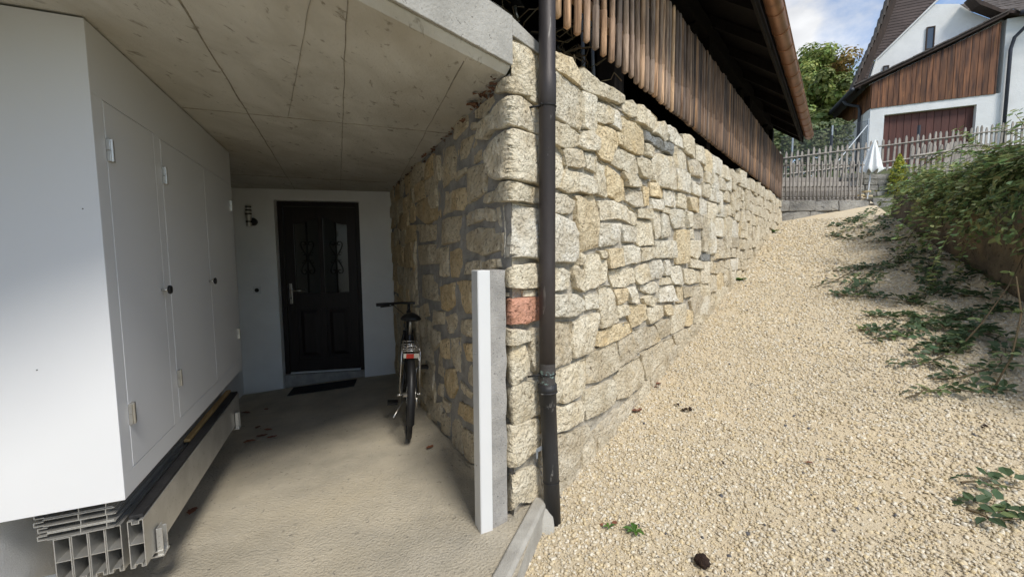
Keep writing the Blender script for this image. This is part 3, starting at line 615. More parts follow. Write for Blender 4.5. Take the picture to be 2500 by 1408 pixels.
# concrete floor of the passage
m = MB(); nx, ny = 60, 70
front = [at_to(.13, .0), at_to(-3, omin(-3) - .06)]
L0, L1 = cab(-3.0, -.40, 0), cab(3.75, -.40, 0)
R0, R1 = at_to(-3, omin(-3) - .05), None
for j in range(ny + 1):
    k = j / ny
    pl = L0.lerp(L1, k)
    if k < .42: pr = at_to(-3, omin(-3) - .01).lerp(at_to(.16, .06), k / .42)
    else: pr = at_to(.16, .06).lerp(Q + E1 * 3.75 - N1 * .05, (k - .42) / .58)
    for i in range(nx + 1):
        p = pl.lerp(pr, i / nx)
        p.z = fz(p.x, p.y) + noise.noise(p * 2.2) * .006 + noise.noise(p * 9) * .0025
        m.v.append(tuple(p))
m.f = [(j * (nx + 1) + i, j * (nx + 1) + i + 1, (j + 1) * (nx + 1) + i + 1, (j + 1) * (nx + 1) + i) for j in range(ny) for i in range(nx)]
m.build('floor', M['floor'], None, True)['kind'] = 'structure'
# kerb between the floor and the gravel
def curb():
    c = thing('kerb', 'narrow grey concrete kerb running from the pillar foot between floor and gravel', 'kerb', at_to(.1, -.02, -.1))
    m = MB()
    pts = [at_to(.17, .035), at_to(-.5, omin(-.5) - .0), at_to(-2.9, omin(-2.9))]
    nrm = V(.93, .37, 0).normalized()
    for a, b in zip(pts[:-1], pts[1:]):
        d = (b - a).normalized(); n = V(-d.y, d.x, 0)
        if n.dot(nrm) < 0: n = -n
        prof = [(-.03, -.25), (-.03, .012), (-.022, .02), (.028, .02), (.04, .008), (.045, -.25)]
        P0 = [a + n * u + UP * (fz(a.x, a.y) + v) for u, v in prof]; P1 = [b + n * u + UP * (fz(b.x, b.y) + v) for u, v in prof]
        k = len(prof)
        m.add(P0 + P1, [(i, (i + 1) % k, k + (i + 1) % k, k + i) for i in range(k)] + [tuple(range(k - 1, -1, -1)), tuple(range(k, 2 * k))])
    m.build('kerb_stone', M['curb'], c, bevel=.004)
    m = MB()                                                  # cement haunch round the foot of the downpipe
    ctr = at_to(.15, .045, -.16); prof = [(.105, -.05), (.10, .06), (.085, .115), (.05, .145), (.0, .15)]
    n = 22; vv = []
    for r_, h in prof:
        for k in range(n):
            a = 2 * math.pi * k / n
            rr = r_ * (1 + .22 * noise.noise(V(math.cos(a) * 2, math.sin(a) * 2, h * 8)))
            vv.append(ctr + V(math.cos(a) * rr, math.sin(a) * rr, h))
    m.add(vv, [(i * n + k, i * n + (k + 1) % n, (i + 1) * n + (k + 1) % n, (i + 1) * n + k) for i in range(4) for k in range(n)])
    m.build('cement_haunch', M['curb'], c, True)
curb()

# ------------------------------------------------------------------ ceiling slab with drip chamfer, seams
def slab():
    z0, z1 = 2.06, 2.30
    F0, F1 = at_to(-4.2, .0), at_to(.0, .0)
    back = [Q + E1 * 3.95 - N1 * .12, bw(-.6, 0, -.2), V(-4.6, .6, 0)]
    m = MB()
    cf = .028
    a0, a1 = F0 - NW * cf, F1 - NW * cf
    v = [F0 + UP * (z0 + cf), F1 + UP * (z0 + cf), F1 + UP * z1, F0 + UP * z1, a0 + UP * z0, a1 + UP * z0] + [p + UP * z0 for p in back] + [p + UP * z1 for p in back]
    m.add(v, [(0, 1, 2, 3), (4, 5, 1, 0), (5, 4, 8, 7, 6), (2, 1, 5, 6, 9), (3, 2, 9, 10, 11), (6, 7, 10, 9), (7, 8, 11, 10), (8, 4, 0, 3, 11)])
    s = m.build('ceiling', M['soffit'], None); s['kind'] = 'structure'
    r = s
    m = MB(); m.box(F0 + NW * .003 + UP * (z0 + cf + .004), F1 - F0, NW * .012, UP * (z1 - z0 - cf - .004))
    # thin smooth-faced edge beam, then the low coping that runs on over the first stone
    prof = [at_to(0.002, -.02, 2.212), at_to(.0, .014, 2.212)]
    m.prism([at_to(.004, .012, 2.222), at_to(.2, .012, 2.213), at_to(.2, .012, 2.262), at_to(.004, .012, 2.298)], NW * -.25)
    m.build('edge_beam', M['slabedge'], r, bevel=.003)
    def seam(p0, p1, w, seed):
        p0, p1 = V(*p0, z0), V(*p1, z0); d = (p1 - p0); L = d.length; d.normalize(); n = V(-d.y, d.x, 0)
        k = int(L / .05) + 2; mm = MB(); ring = []
        for i in range(k):
            c = p0 + d * (L * i / (k - 1)) + n * noise.noise(V(i * .23, seed, 0)) * .006
            ww = w * .6 * (.55 + .7 * abs(noise.noise(V(i * .4, seed + 9, 0))))
            h = -.001 - .007 * (.4 + abs(noise.noise(V(i * .5, seed + 5, 0))))
            ring += [c - n * ww, c + UP * h, c + n * ww]
        mm.add([p + UP * .001 for p in ring], [(i * 3 + j, i * 3 + j + 1, i * 3 + j + 4, i * 3 + j + 3) for i in range(k - 1) for j in (0, 1)])
        mm.build('formwork_seam', M['seam'], r)
    for i, (a, b, w) in enumerate([((-.40, 1.09), (-2.06, 5.02), .006), ((-.93, 1.09), (-2.60, 5.0), .010), ((-.191, 1.78), (-1.40, 5.0), .006),
                                   ((-1.774, 2.284), (-.60, 2.719), .006), ((-.60, 2.719), (-.40, 2.79), .005), ((-2.73, 4.07), (-1.36, 4.575), .005),
                                   ((-1.22, 1.35), (-1.02, .85), .006), ((-.62, 1.35), (-1.3, 2.46), .0025)]):
        seam(a, b, w, i * 3.7)
slab()

# ------------------------------------------------------------------ house walls round the passage
m = MB(); m.box(cab(-4.5, -.66, -1.2), D1 * 8.4, D2 * .28, UP * 3.256); m.build('wall_left', M['plaster'])['kind'] = 'structure'
m = MB(); th = BN * -.32
ZB, ZT = -.6, 2.055
m.box(bw(-.12, ZB), BD * .450, th, UP * (ZT - ZB)); m.box(bw(1.285, ZB), BD * .75, th, UP * (ZT - ZB)); m.box(bw(.33, 1.926), BD * .955, th, UP * (ZT - 1.926))
m.build('wall_back', M['plaster'])['kind'] = 'structure'

# ------------------------------------------------------------------ the natural stone wall
def smooth01(x):
    x = max(0., min(1., x)); return x * x * (3 - 2 * x)
def wallpt(s, z, h):
    b = Q + W * s if s >= 0 else Q + E1 * (-s)
    k = smooth01((s + .06) / .12)
    n = (N1 * (1 - k) + NW * k)
    n = n / max(n.length, .35)
    return b + n * h + UP * z
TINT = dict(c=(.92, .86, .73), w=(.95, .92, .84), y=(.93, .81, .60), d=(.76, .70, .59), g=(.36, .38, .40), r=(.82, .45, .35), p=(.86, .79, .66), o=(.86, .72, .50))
wall = thing('stone_wall', 'long wall of rough cream limestone blocks climbing beside the gravel path', 'stone wall', (Q.x, Q.y, -.1))
def resample(poly, n):
    pts = [Vector((a, b)) for a, b in poly]
    q = []                                                   # one cut of every corner
    for i, p in enumerate(pts):
        a, b = pts[i - 1], pts[(i + 1) % len(pts)]
        q += [p.lerp(a, .035), p.lerp(b, .035)]
    ln = [(q[(i + 1) % len(q)] - q[i]).length for i in range(len(q))]; tot = sum(ln)
    out = []
    for i in range(len(q)):                                  # corners stay corners
        k = max(1, round(n * ln[i] / tot))
        out += [q[i].lerp(q[(i + 1) % len(q)], j / k) for j in range(k)]
    return out
def stone(poly, seed, tint, H, amp, n, fs, into=None, mapf=wallpt, name='stone', parent=None):
    rr = random.Random(seed)
    b = resample(poly, n); n = len(b)
    c = sum(b, Vector((0, 0))) / n
    size = sum((p - c).length for p in b) / n
    # the split face: a low noise cut back by a few chisel planes
    cuts = []
    for k in range(rr.randint(3, 5)):
        an = rr.uniform(0, 6.283); g_ = rr.uniform(.10, .34)
        cuts.append((math.cos(an) * g_, math.sin(an) * g_, rr.uniform(.25, .75) * g_ * size))
    ta, tb = rr.uniform(-.05, .05), rr.uniform(-.10, .02)
    def face(d, q):
        h = 0.
        for gx, gy, off in cuts: h = min(h, off - gx * d.x - gy * d.y)
        h = max(h, -H * .75)
        P3 = V(q.x * 5, q.y * 6, seed * 1.7)
        return h + noise.noise(P3) * amp * .6 + noise.noise(P3 * 3.1) * amp * .5 + noise.noise(P3 * 7) * amp * .3 + ta * d.x + tb * d.y
    vv = []
    for fi, (f, hp) in enumerate(fs):
        for k, p in enumerate(b):
            d = p - c
            e = noise.noise(V(p.x * 11, p.y * 11, seed * .37)) * .008 + noise.noise(V(p.x * 40, p.y * 40, seed * .37)) * .004
            j = .35 if fi > 3 else 0.
            q = c + d * (f * 1.035) + d.normalized() * ((e + .002) * f) + Vector((rr.uniform(-1, 1), rr.uniform(-1, 1))) * size * .05 * j
            d2 = q - c
            h = hp * H + face(d2, q) * smooth01((hp - .1) / .8) * (1 if fi > 1 else .3)
            if fi == 0: h = -.045
            vv.append(mapf(q.x, q.y, h))
    vv.append(mapf(c.x, c.y, H + face(Vector((0, 0)), c)))
    K = len(fs); ff = [(i * n + k, i * n + (k + 1) % n, (i + 1) * n + (k + 1) % n, (i + 1) * n + k) for i in range(K - 1) for k in range(n)]
    ff += [((K - 1) * n + k, (K - 1) * n + (k + 1) % n, K * n) for k in range(n)]
    if into is not None:
        into.add(vv, ff); return
    m = MB(); m.add(vv, ff)
    o = m.build(name, M['stone'], parent or wall, True)
    o.data.set_sharp_from_angle(angle=R(52 if fs is FS_C else 24))
    v_ = rr.uniform(.90, 1.06); w_ = rr.uniform(-.025, .02)
    o.color = (min(1, tint[0] * v_), min(1, tint[1] * v_ * (1 + w_ * .4)), min(1, tint[2] * v_ * (1 + w_ * 1.5)), 1)
    return o
FS_N = [(1.0, 0), (1.0, .3), (.99, .80), (.97, .95), (.92, 1.), (.77, 1.), (.63, 1.), (.48, 1.), (.32, 1.), (.16, 1.)]
FS_C = [(1.0, 0), (1.0, .3), (.99, .80), (.97, .95)] + [(.92 - .06 * i_, 1.) for i_ in range(15)]
FS_F = [(1.0, 0), (1.0, .35), (.98, .88), (.92, 1.), (.6, 1.), (.3, 1.)]
def inpoly(poly, x, y):
    r_ = False; j = len(poly) - 1
    for i in range(len(poly)):
        if (poly[i][1] > y) != (poly[j][1] > y) and x < (poly[j][0] - poly[i][0]) * (y - poly[i][1]) / (poly[j][1] - poly[i][1]) + poly[i][0]: r_ = not r_
        j = i
    return r_
traced = [(t_, [tuple(float(c_) for c_ in p.split(',')) for p in s_.split()]) for t_, s_ in STONES]
for i, (t_, poly) in enumerate(traced):
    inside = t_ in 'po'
    smax = max(p[0] for p in poly); smin = min(p[0] for p in poly); ss = (smax - smin)
    near = smin < 1.6
    H = (.022 if inside else .022) * (1.0 + .45 * math.sin(i * 2.1)) + (.006 if smin < 0 < smax else 0)
    if t_ == 'd': H *= .6
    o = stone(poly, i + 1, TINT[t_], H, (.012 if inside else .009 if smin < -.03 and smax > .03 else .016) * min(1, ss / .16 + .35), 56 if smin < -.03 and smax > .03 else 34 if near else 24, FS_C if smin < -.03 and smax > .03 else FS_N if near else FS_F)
    if t_ == 'r': o['label'] = 'red stained stone low on the corner of the wall'
    if t_ == 'g': o['label'] = 'small grey granite block'
# further uphill and deep inside the passage: irregular courses
def courses(s0, s1, ztop, zbot, hmin, hmax, wmin, wmax, seed, tints, H, amp, into=None, fs=FS_F, n=18, capz=None):
    rr = random.Random(seed); z = ztop(s0); out = []
    rows = 0; zoff = 0.
    while rows < 40:
        h = rr.uniform(hmin, hmax); s = s0 + rr.uniform(0, .06)
        any_ = False
        while s < s1 - .03:
            w = rr.uniform(wmin, wmax) * (1 + .25 * (h - hmin)); w = min(w, s1 - s + .02)
            wv = .045 * noise.noise(V((s + w / 2) * 1.3, seed, .0)) * min(1, rows) + .02 * noise.noise(V((s + w / 2) * 3., seed, rows)); top = ztop(s + w / 2) - zoff + wv + rr.uniform(-.02, .02); bot = top - h + rr.uniform(-.02, .02); tall = rr.random() < .16
            if tall: bot -= h * .75; w *= .7
            if rows == 0: top += rr.uniform(-.03, .05)
            g_ = zbot(s + w / 2)
            if top > g_ + .02:
                any_ = True
                j = lambda a: rr.uniform(-a, a)
                gap = .005
                poly = [(s + gap + j(.012), bot + gap), (s + w * .5, bot + gap + j(.012)), (s + w - gap + j(.012), bot + gap + j(.01)), (s + w - gap + j(.014), top - gap + j(.012)), (s + w * .5 + j(.03), top - gap * .5 + j(.012)), (s + gap + j(.014), top - gap)]
                cxs, czs = s + w / 2, (top + bot) / 2
                if not any(inpoly(pp, cxs, czs) for _, pp in traced): (out.insert(0, (poly, rr.choice(tints), 1)) if tall else out.append((poly, rr.choice(tints), 0)))
            s += w
        zoff += h; rows += 1
        if not any_: break
    return out
far = courses(3.02, 8.62, lambda s: 2.27 + .005 * s, lambda s: gz(*(at_to(s, 0).xy)), .13, .23, .16, .44, 4, 'ccwwydccw', .03, .014)
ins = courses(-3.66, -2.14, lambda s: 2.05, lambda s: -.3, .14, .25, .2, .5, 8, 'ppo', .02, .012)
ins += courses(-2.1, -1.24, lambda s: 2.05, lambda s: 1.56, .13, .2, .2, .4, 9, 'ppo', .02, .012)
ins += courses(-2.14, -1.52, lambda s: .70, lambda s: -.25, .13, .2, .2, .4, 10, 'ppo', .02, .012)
rr = random.Random(6); base_row = []; s_ = .26
while s_ < 3.3:
    w_ = rr.uniform(.2, .42); g_ = gz(*at_to(s_ + w_ / 2, 0).xy); g0, g1 = gz(*at_to(s_, 0).xy), gz(*at_to(s_ + w_, 0).xy)
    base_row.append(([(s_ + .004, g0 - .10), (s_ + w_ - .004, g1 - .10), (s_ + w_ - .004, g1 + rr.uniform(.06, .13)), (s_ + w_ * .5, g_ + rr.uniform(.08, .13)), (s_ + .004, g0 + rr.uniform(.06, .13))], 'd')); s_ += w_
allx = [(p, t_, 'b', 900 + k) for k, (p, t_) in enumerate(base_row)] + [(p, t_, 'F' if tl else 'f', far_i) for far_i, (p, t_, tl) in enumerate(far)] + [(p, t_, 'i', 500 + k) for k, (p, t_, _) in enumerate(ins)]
def area(p): return (max(a[0] for a in p) - min(a[0] for a in p)) * (max(a[1] for a in p) - min(a[1] for a in p)) / (1 + max(0, p[0][0])) ** 1.5
allx.sort(key=lambda e: -area(e[0]))
room = 300 - len(traced)
rest = MB()
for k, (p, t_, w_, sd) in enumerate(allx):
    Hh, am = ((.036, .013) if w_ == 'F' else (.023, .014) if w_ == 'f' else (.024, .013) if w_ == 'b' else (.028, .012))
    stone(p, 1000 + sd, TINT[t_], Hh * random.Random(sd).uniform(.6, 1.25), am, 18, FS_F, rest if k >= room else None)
if rest.v:
    o = rest.build('small_stone', M['stone'], wall, kind='stuff'); o.color = (.80, .74, .62, 1)
# mortar behind the stones
def mortar(s0, s1, z0, z1, step, h0, mat_, name):
    m = MB(); a = int((s1 - s0) / step) + 1; b = int((z1 - z0) / step) + 1
    for i in range(a + 1):
        s = s0 + (s1 - s0) * i / a
        for j in range(b + 1):
            z = z0 + (z1 - z0) * j / b
            P3 = V(s * 14, z * 14, 3)
            m.v.append(tuple(wallpt(s, z, h0 + noise.noise(P3) * .008 + noise.noise(P3 * 3.1) * .006)))
    m.f = [(i * (b + 1) + j, (i + 1) * (b + 1) + j, (i + 1) * (b + 1) + j + 1, i * (b + 1) + j + 1) for i in range(a) for j in range(b)]
    m.build(name, mat_, wall, False)
mortar(0.0, 8.7, -.35, 2.20, .035, -.012, M['mortar'], 'lime_mortar')
mortar(-3.75, -.0, -.6, 2.06, .035, .004, M['cement'], 'cement_mortar')
m = MB(); m.prism([at_to(-.0, -.004, 2.19), at_to(8.7, -.004, 2.19), at_to(8.7, -.6, 2.19), at_to(-.0, -.6, 2.19)], UP * .012); m.build('wall_crown', M['mortar'], wall)
m = MB(); m.prism([at_to(8.7, -.0, .8), at_to(8.7, -.6, .8), at_to(8.7, -.6, 2.19), at_to(8.7, 0, 2.19)], W * .02); m.build('wall_end', M['mortar'], wall)
# crumbs of rusty mortar along the joint between wall and ceiling
m = MB(); rr = random.Random(3)
for k in range(110):
    s = rr.uniform(.05, 3.3) if k < 85 else rr.uniform(.02, .4); p = Q + E1 * s + N1 * (rr.uniform(-.01, .04 if k < 85 else .08)) + UP * (2.058 - rr.uniform(0, .022)); r_ = rr.uniform(.008, .022)
    vv = [p + V(rr.uniform(-1, 1), rr.uniform(-1, 1), rr.uniform(-.7, .3)) * r_ * 1.3 for _ in range(5)]
    m.add(vv, [(0, 1, 2), (0, 2, 3), (0, 3, 4), (1, 2, 3), (1, 3, 4), (0, 1, 4)])
m.build('mortar_crumbs', M['earth'], wall, kind='stuff')

# ------------------------------------------------------------------ white wall cabinet
def cabinet():
    c = thing('cabinet', 'tall white metal cabinet hung on the wall left of the passage', 'cabinet', cab(0, -.19, .365))
    W_, z0, z1 = 1.92, .365, 2.052
    m = MB(); m.box(cab(0.002, -.379, z0 + .002), D1 * (W_ - .004), D2 * .355, UP * (z1 - z0 - .004)); m.build('body', M['cabinet'], c, bevel=.004)
    MB().box(cab(-.004, -.379, z0), D1 * .0045, D2 * .3793, UP * (z1 - z0)).build('end_panel', M['cabinet'], c, bevel=.0015)
    doors = [(.076, .497, .455, 1.812), (.575, 1.229, .46, 1.806), (1.232, 1.862, .46, 1.806)]
    zb, zt = .455, 1.812
    m = MB()
    ff = lambda a, b, u, v: m.box(cab(a, -.024, u), D1 * (b - a), D2 * .024, UP * (v - u))
    ff(0, W_, z0, zb - .003); ff(0, W_, zt + .003, z1)
    ff(0, .073, zb - .003, zt + .003); ff(.500, .572, zb - .003, zt + .003); ff(1.865, W_, zb - .003, zt + .003)
    ff(.572, 1.865, zb - .003, .457); ff(.572, 1.865, 1.809, zt + .003)
    m.build('face_frame', M['cabinet'], c, bevel=.0015)
    for i, (a, b, u, v) in enumerate(doors):
        d = MB().box(cab(a, -.022, u), D1 * (b - a), D2 * .0225, UP * (v - u)).build('door', M['cabinet'], c, bevel=.0015)
        hs = a - .004 if i < 2 else b - .03
        for zh in (.62, 1.60):
            h = MB()
            h.cbox(cab(hs + .017, .006, zh + .019), .034, .011, .038, D1, D2, UP); h.cbox(cab(hs + .017, .006, zh + .0595), .034, .011, .040, D1, D2, UP)
            h.tube([cab(hs + .012, .012, zh), cab(hs + .012, .012, zh + .08)], .006, 8)
            h.build('hinge', M['steel'], d, bevel=.001)
        if i < 2:
            kp = cab(b - .035, 0, 1.105)
            k = MB().tube([kp, kp + D2 * .03], .006, 10).build('knob', M['chrome'], d, True)
            MB().tube([kp + D2 * .028, kp + D2 * .034, kp + D2 * .038], [.019, .021, .018], 20).build('knob_disc', M['blackplastic'], k)
    for o, z in ((-.045, 1.42), (-.20, .875)):
        MB().tube([cab(-.0048, o, z), cab(.002, o, z)], .0022, 8).build('rivet_hole', M['blackplastic'], c)
cabinet()

# ------------------------------------------------------------------ stored flood barrier beams
def beam(label, o0, o1, z0, z1, s0, s1, flat, cap=False):
    t = thing('barrier_beam', label, 'barrier beam', cab((s0 + s1) / 2, (o0 + o1) / 2, z0), group='stored aluminium flood barrier beams')
    m = MB(); w = .0028; L = D1 * (s1 - s0)
    bx = lambda a, b, u, v: m.box(cab(s0, a, u), L, D2 * (b - a), UP * (v - u))
    if not flat:
        bx(o0, o0 + w, z0, z1); bx(o1 - w, o1, z0 + .0, z1)
        bx(o0 + w, o1 - w, (z0 + z1) / 2 - w / 2, (z0 + z1) / 2 + w / 2)
        k = (o1 - o0) / 4
        bx(o0 + w, o0 + k, z0, z0 + w); bx(o1 - k, o1 - w, z0, z0 + w); bx(o0 + k, o0 + k + w, z0 - .0, z0 + .016); bx(o1 - k - w, o1 - k, z0, z0 + .016); bx(o0 + k + w, o1 - k - w, z0 + .0135, z0 + .016)
        if not cap: bx(o0 + w, o1 - w, z1 - w, z1)
        else:
            bx(o0 + w, o0 + k, z1 - w, z1); bx(o1 - k, o1 - w, z1 - w, z1); bx(o0 + k, o0 + k + w, z1 - .016, z1 - w); bx(o1 - k - w, o1 - k, z1 - .016, z1 - w); bx(o0 + k + w, o1 - k - w, z1 - .016, z1 - .0135)
    else:
        bx(o0 + .025, o1, z0, z0 + w); bx(o0 + .025, o1 + .006, z1 - w, z1)
        for q in ((o0 + o1) / 2 + .01, o1 - .022): bx(q, q + w, z0 + w, z1 - w)
        bx(o0, o0 + w, z0 + .003, z1 - .006); bx(o0 + w, o0 + .027, z0 + .003, z0 + .003 + w); bx(o0 + w, o0 + .027, z1 - .006 - w, z1 - .006)
    m.build('profile', M['alu'], t)
    if cap:
        MB().box(cab(s0 + .012, o0 + .001, z1 + .001), D1 * (s1 - s0 - .02), D2 * (o1 - o0 - .004), UP * .014).build('rubber_seal', M['rubber'], t, bevel=.003)
    return t
for i in range(4):
    a = -.222 + i * .046
    nm = ['innermost upright aluminium beam next to the white wall', 'second upright aluminium beam counted from the white wall', 'third upright aluminium beam counted from the white wall', 'fourth upright aluminium beam, behind the rubber topped one'][i]
    beam(nm, a, a + .0455, .074 - .002 * i, .250, .03 + .004 * i, 1.58, False)
for i in range(4):
    z = .252 + .0262 * i
    nm = ['lowest of four flat aluminium beams stacked under the cabinet', 'second flat aluminium beam from the bottom of the stack', 'third flat aluminium beam from the bottom of the stack', 'topmost flat aluminium beam just under the cabinet'][i]
    beam(nm, -.262 - .006 * (i > 1), -.052 + .0 * i, z, z + .0255, .03 + .005 * (i % 2), 1.5 + .03 * i, True)
beam('outer upright aluminium beam with black rubber seal along its top', -.015, .033, .074, .262, .03, 1.60, False, True)
for k, s in enumerate((.115, 1.44)):
    b = thing('storage_bracket', ['aluminium foot bracket at the near end of the stored beams', 'aluminium foot bracket at the far end of the stored beams'][k], 'bracket', cab(s, .04, -.1), group='brackets holding the stored beams')
    m = MB(); m.box(cab(s, .0375, .050), D1 * .05, D2 * .006, UP * .115); m.box(cab(s, .0435, .050), D1 * .006, D2 * .014, UP * .115); m.box(cab(s + .044, .0435, .050), D1 * .006, D2 * .014, UP * .105)
    m.build('upright_plate', M['alu'], b, bevel=.001)
    m = MB(); m.box(cab(s - .004, -.235, .048), D1 * .058, D2 * .295, UP * .006); m.box(cab(s - .004, -.235, .068), D1 * .004, D2 * .292, UP * .004)
    m.build('shelf_arm', M['alu'], b)
    m = MB(); m.box(cab(s + .012, -.376, -.03), D1 * .03, D2 * .16, UP * .078); m.build('wall_stub', M['galv'], b)
MB().box(cab(.75, -.048, .2655), D1 * .88, D2 * .028, UP * .018).build('batten', M['yellowwood'], None, bevel=.002)
bt = bpy.data.objects['batten']; tag(bt, 'thin raw pine batten lying beside the black rubber seal', 'batten')
bt.name = 'wooden_batten'

# ------------------------------------------------------------------ front door
def front_door():
    d = thing('front_door', 'dark stained wooden front door with scrolled iron grilles over glass', 'door', bw(.81, -.2, -.1))
    a0, a1, z0, z1 = .33, 1.285, -.205, 1.926
    n0 = -.105
    box = lambda m, a, b, u, v, n, t: m.box(bw(a, u, n), BD * (b - a), BN * -t, UP * (v - u))
    m = MB(); g = .002
    box(m, a0 + g, a0 + .06, z0, z1 - g, n0 + .012, .09); box(m, a1 - .06, a1 - g, z0, z1 - g, n0 + .012, .09); box(m, a0 + .06, a1 - .06, z1 - .06, z1 - g, n0 + .012, .09)
    m.build('door_frame', M['doorwood'], d, bevel=.003)
    l0, l1, b0, b1 = a0 + .064, a1 - .064, z0 + .02, z1 - .064
    leaf = MB(); st = .105; mid = (l0 + l1) / 2
    zp0, zp1, zg0, zg1 = b0 + .16, .62, .80, b1 - .12
    box(leaf, l0, l0 + st, b0, b1, n0, .05); box(leaf, l1 - st, l1, b0, b1, n0, .05)
    box(leaf, l0 + st, l1 - st, b0, zp0, n0, .05); box(leaf, l0 + st, l1 - st, zp1, zg0, n0, .05)
    box(leaf, mid - .03, mid + .03, zp0, zp1, n0 + .0, .05); box(leaf, mid - .025, mid + .025, zg0, zg1 - .0, n0 + .004, .05)
    # arched head over the two panes
    arch = [(l0 + st, b1), (l0 + st, zg1 - .09)]
    for k in range(13):
        u = k / 12; arch.append((l0 + st + (l1 - l0 - 2 * st) * u, zg1 - .09 + .085 * math.sin(math.pi * min(1, max(0, (u - .12) / .76))) ** 1.2))
    arch += [(l1 - st, zg1 - .09), (l1 - st, b1)]
    leaf.prism([bw(a, z, n0) for a, z in arch], BN * -.05)
    lf = leaf.build('door_leaf', M['doorwood'], d, bevel=.003)
    for a, b in ((l0 + st, mid - .03), (mid + .03, l1 - st)):
        m = MB(); box(m, a, b, zp0, zp1, n0 - .022, .02); m.build('panel_back', M['doorwood'], lf)
        m = MB(); q = .035
        P0 = [bw(a + q, zp0 + q, n0 - .021), bw(b - q, zp0 + q, n0 - .021), bw(b - q, zp1 - q, n0 - .021), bw(a + q, zp1 - q, n0 - .021)]
        q2 = .075
        P1 = [bw(a + q2, zp0 + q2, n0 - .004), bw(b - q2, zp0 + q2, n0 - .004), bw(b - q2, zp1 - q2, n0 - .004), bw(a + q2, zp1 - q2, n0 - .004)]
        m.add(P0 + P1, [(4, 5, 6, 7)] + [(i, (i + 1) % 4, 4 + (i + 1) % 4, 4 + i) for i in range(4)]); m.build('raised_panel', M['doorwood'], lf)
    for a, b in ((l0 + st - .01, mid - .02), (mid + .02, l1 - st + .01)):
        m = MB(); box(m, a, b, zg0 - .01, zg1 + .01, n0 - .03, .006); gl = m.build('glass_pane', M['glass'], lf)
        cx_ = (a + b) / 2
        m = MB(); m.tube([bw(cx_, zg0, n0 - .016), bw(cx_, zg1, n0 - .016)], .0075, 8)
        cz_ = (zg0 + zg1) / 2 - .03; nn = n0 - .012
        def curl(sx, sz):
            pts = []
            for k in range(30):                               # big C from the middle outwards ending in a small spiral
                u = k / 29
                if u < .55:
                    w = u / .55; x = .012 + .062 * math.sin(w * math.pi * .5) ** 1.3; z = .02 + .15 * w
                else:
                    w = (u - .55) / .45; ang = w * math.pi * 1.75; r_ = .036 * (1 - .72 * w)
                    x = .038 + (r_) * math.cos(ang); z = .17 + (.030 + .01 * (1 - w)) * math.sin(ang) * (1 - .6 * w)
                pts.append(bw(cx_ + sx * x, cz_ + sz * z, nn))
            m.tube(pts, .0048, 6)
            pts = []
            for k in range(16):
                ang = k / 15 * math.pi * 1.6; r_ = .024 * (1 - .6 * k / 15)
                pts.append(bw(cx_ + sx * (.045 + r_ * math.cos(ang + .5)), cz_ + sz * (.045 + r_ * math.sin(ang + .5)), nn))
            m.tube(pts, .0042, 6)
        for sx in (-1, 1):
            for sz in (-1, 1): curl(sx, sz)
        for dz in (-.175, -.02, .0, .02, .175): m.cbox(bw(cx_, cz_ + dz, nn), .026, .014, .016, BD, BN, UP)
        m.build('iron_grille', M['iron'], lf, True)
    m = MB(); hp = l0 + .045
    m.cbox(bw(hp, .80, n0 + .004), .034, .009, .25, BD, BN, UP)
    h = m.build('handle_plate', M['chrome'], lf, bevel=.003)
    MB().tube([bw(hp, .84, n0 + .006), bw(hp, .84, n0 + .05), bw(hp + .02, .84, n0 + .056), bw(hp + .12, .838, n0 + .052), bw(hp + .135, .837, n0 + .046)], .0085, 10).build('handle', M['chrome'], h, True)
    MB().tube([bw(hp, .745, n0 + .008), bw(hp, .745, n0 + .012)], .009, 12).build('lock_cylinder', M['blackplastic'], h)
    m = MB(); box(m, a0 + .065, a1 - .065, z0 + .0, z0 + .017, n0 + .02, .08); m.build('threshold_rail', M['whitemetal'], d, bevel=.002)
    m = MB(); box(m, a0 + .003, a1 - .003, z0 - .22, z0 - .003, n0 + .06, .2); m.build('threshold_stone', M['cement'], d, bevel=.005)
front_door()

lamp = thing('wall_lamp', 'stainless cylinder wall lamp beside the dark front door', 'wall lamp', bw(.075, 1.7, .05))
c0 = lambda z: bw(.078, z, .062)
MB().tube([c0(1.61), c0(1.70), c0(1.702), c0(1.845)], [.030, .030, .030, .030], 20).build('tube', M['steel'], lamp)
for z in (1.655, 1.745, 1.785, 1.825): MB().tube([c0(z), c0(z + .008), c0(z + .016)], [.0305, .034, .0305], 20).build('ring', M['blackplastic'], lamp)
MB().tube([bw(.105, 1.665, .0), bw(.105, 1.665, .03)], .045, 20).build('wall_disc', M['blackpaint'], lamp)
MB().tube([bw(.078, 1.665, .02), bw(.078, 1.665, .05)], .012, 10).build('arm', M['steel'], lamp)
bell = thing('door_bell', 'square pale socket plate with round dark middle on the wall', 'socket', bw(.10, .82, .0))
MB().cbox(bw(.10, .86, .004), .085, .008, .085, BD, BN, UP).build('plate', M['whitemetal'], bell, bevel=.002)
MB().tube([bw(.10, .86, .007), bw(.10, .86, .012)], .024, 20).build('socket_centre', M['blackplastic'], bell)
mt = MB(); k = 0
pts = [V(-2.55, 4.52, 0), V(-1.86, 4.70, 0), V(-1.95, 5.02, 0), V(-2.66, 4.86, 0)]
top = [V(p.x, p.y, fz(p.x, p.y) + .014) for p in pts]
mt.prism([p - UP * .012 for p in top], UP * .014)
dm = mt.build('doormat', M['mat'], None, bevel=.004); tag(dm, 'dark doormat lying before the front door', 'doormat')

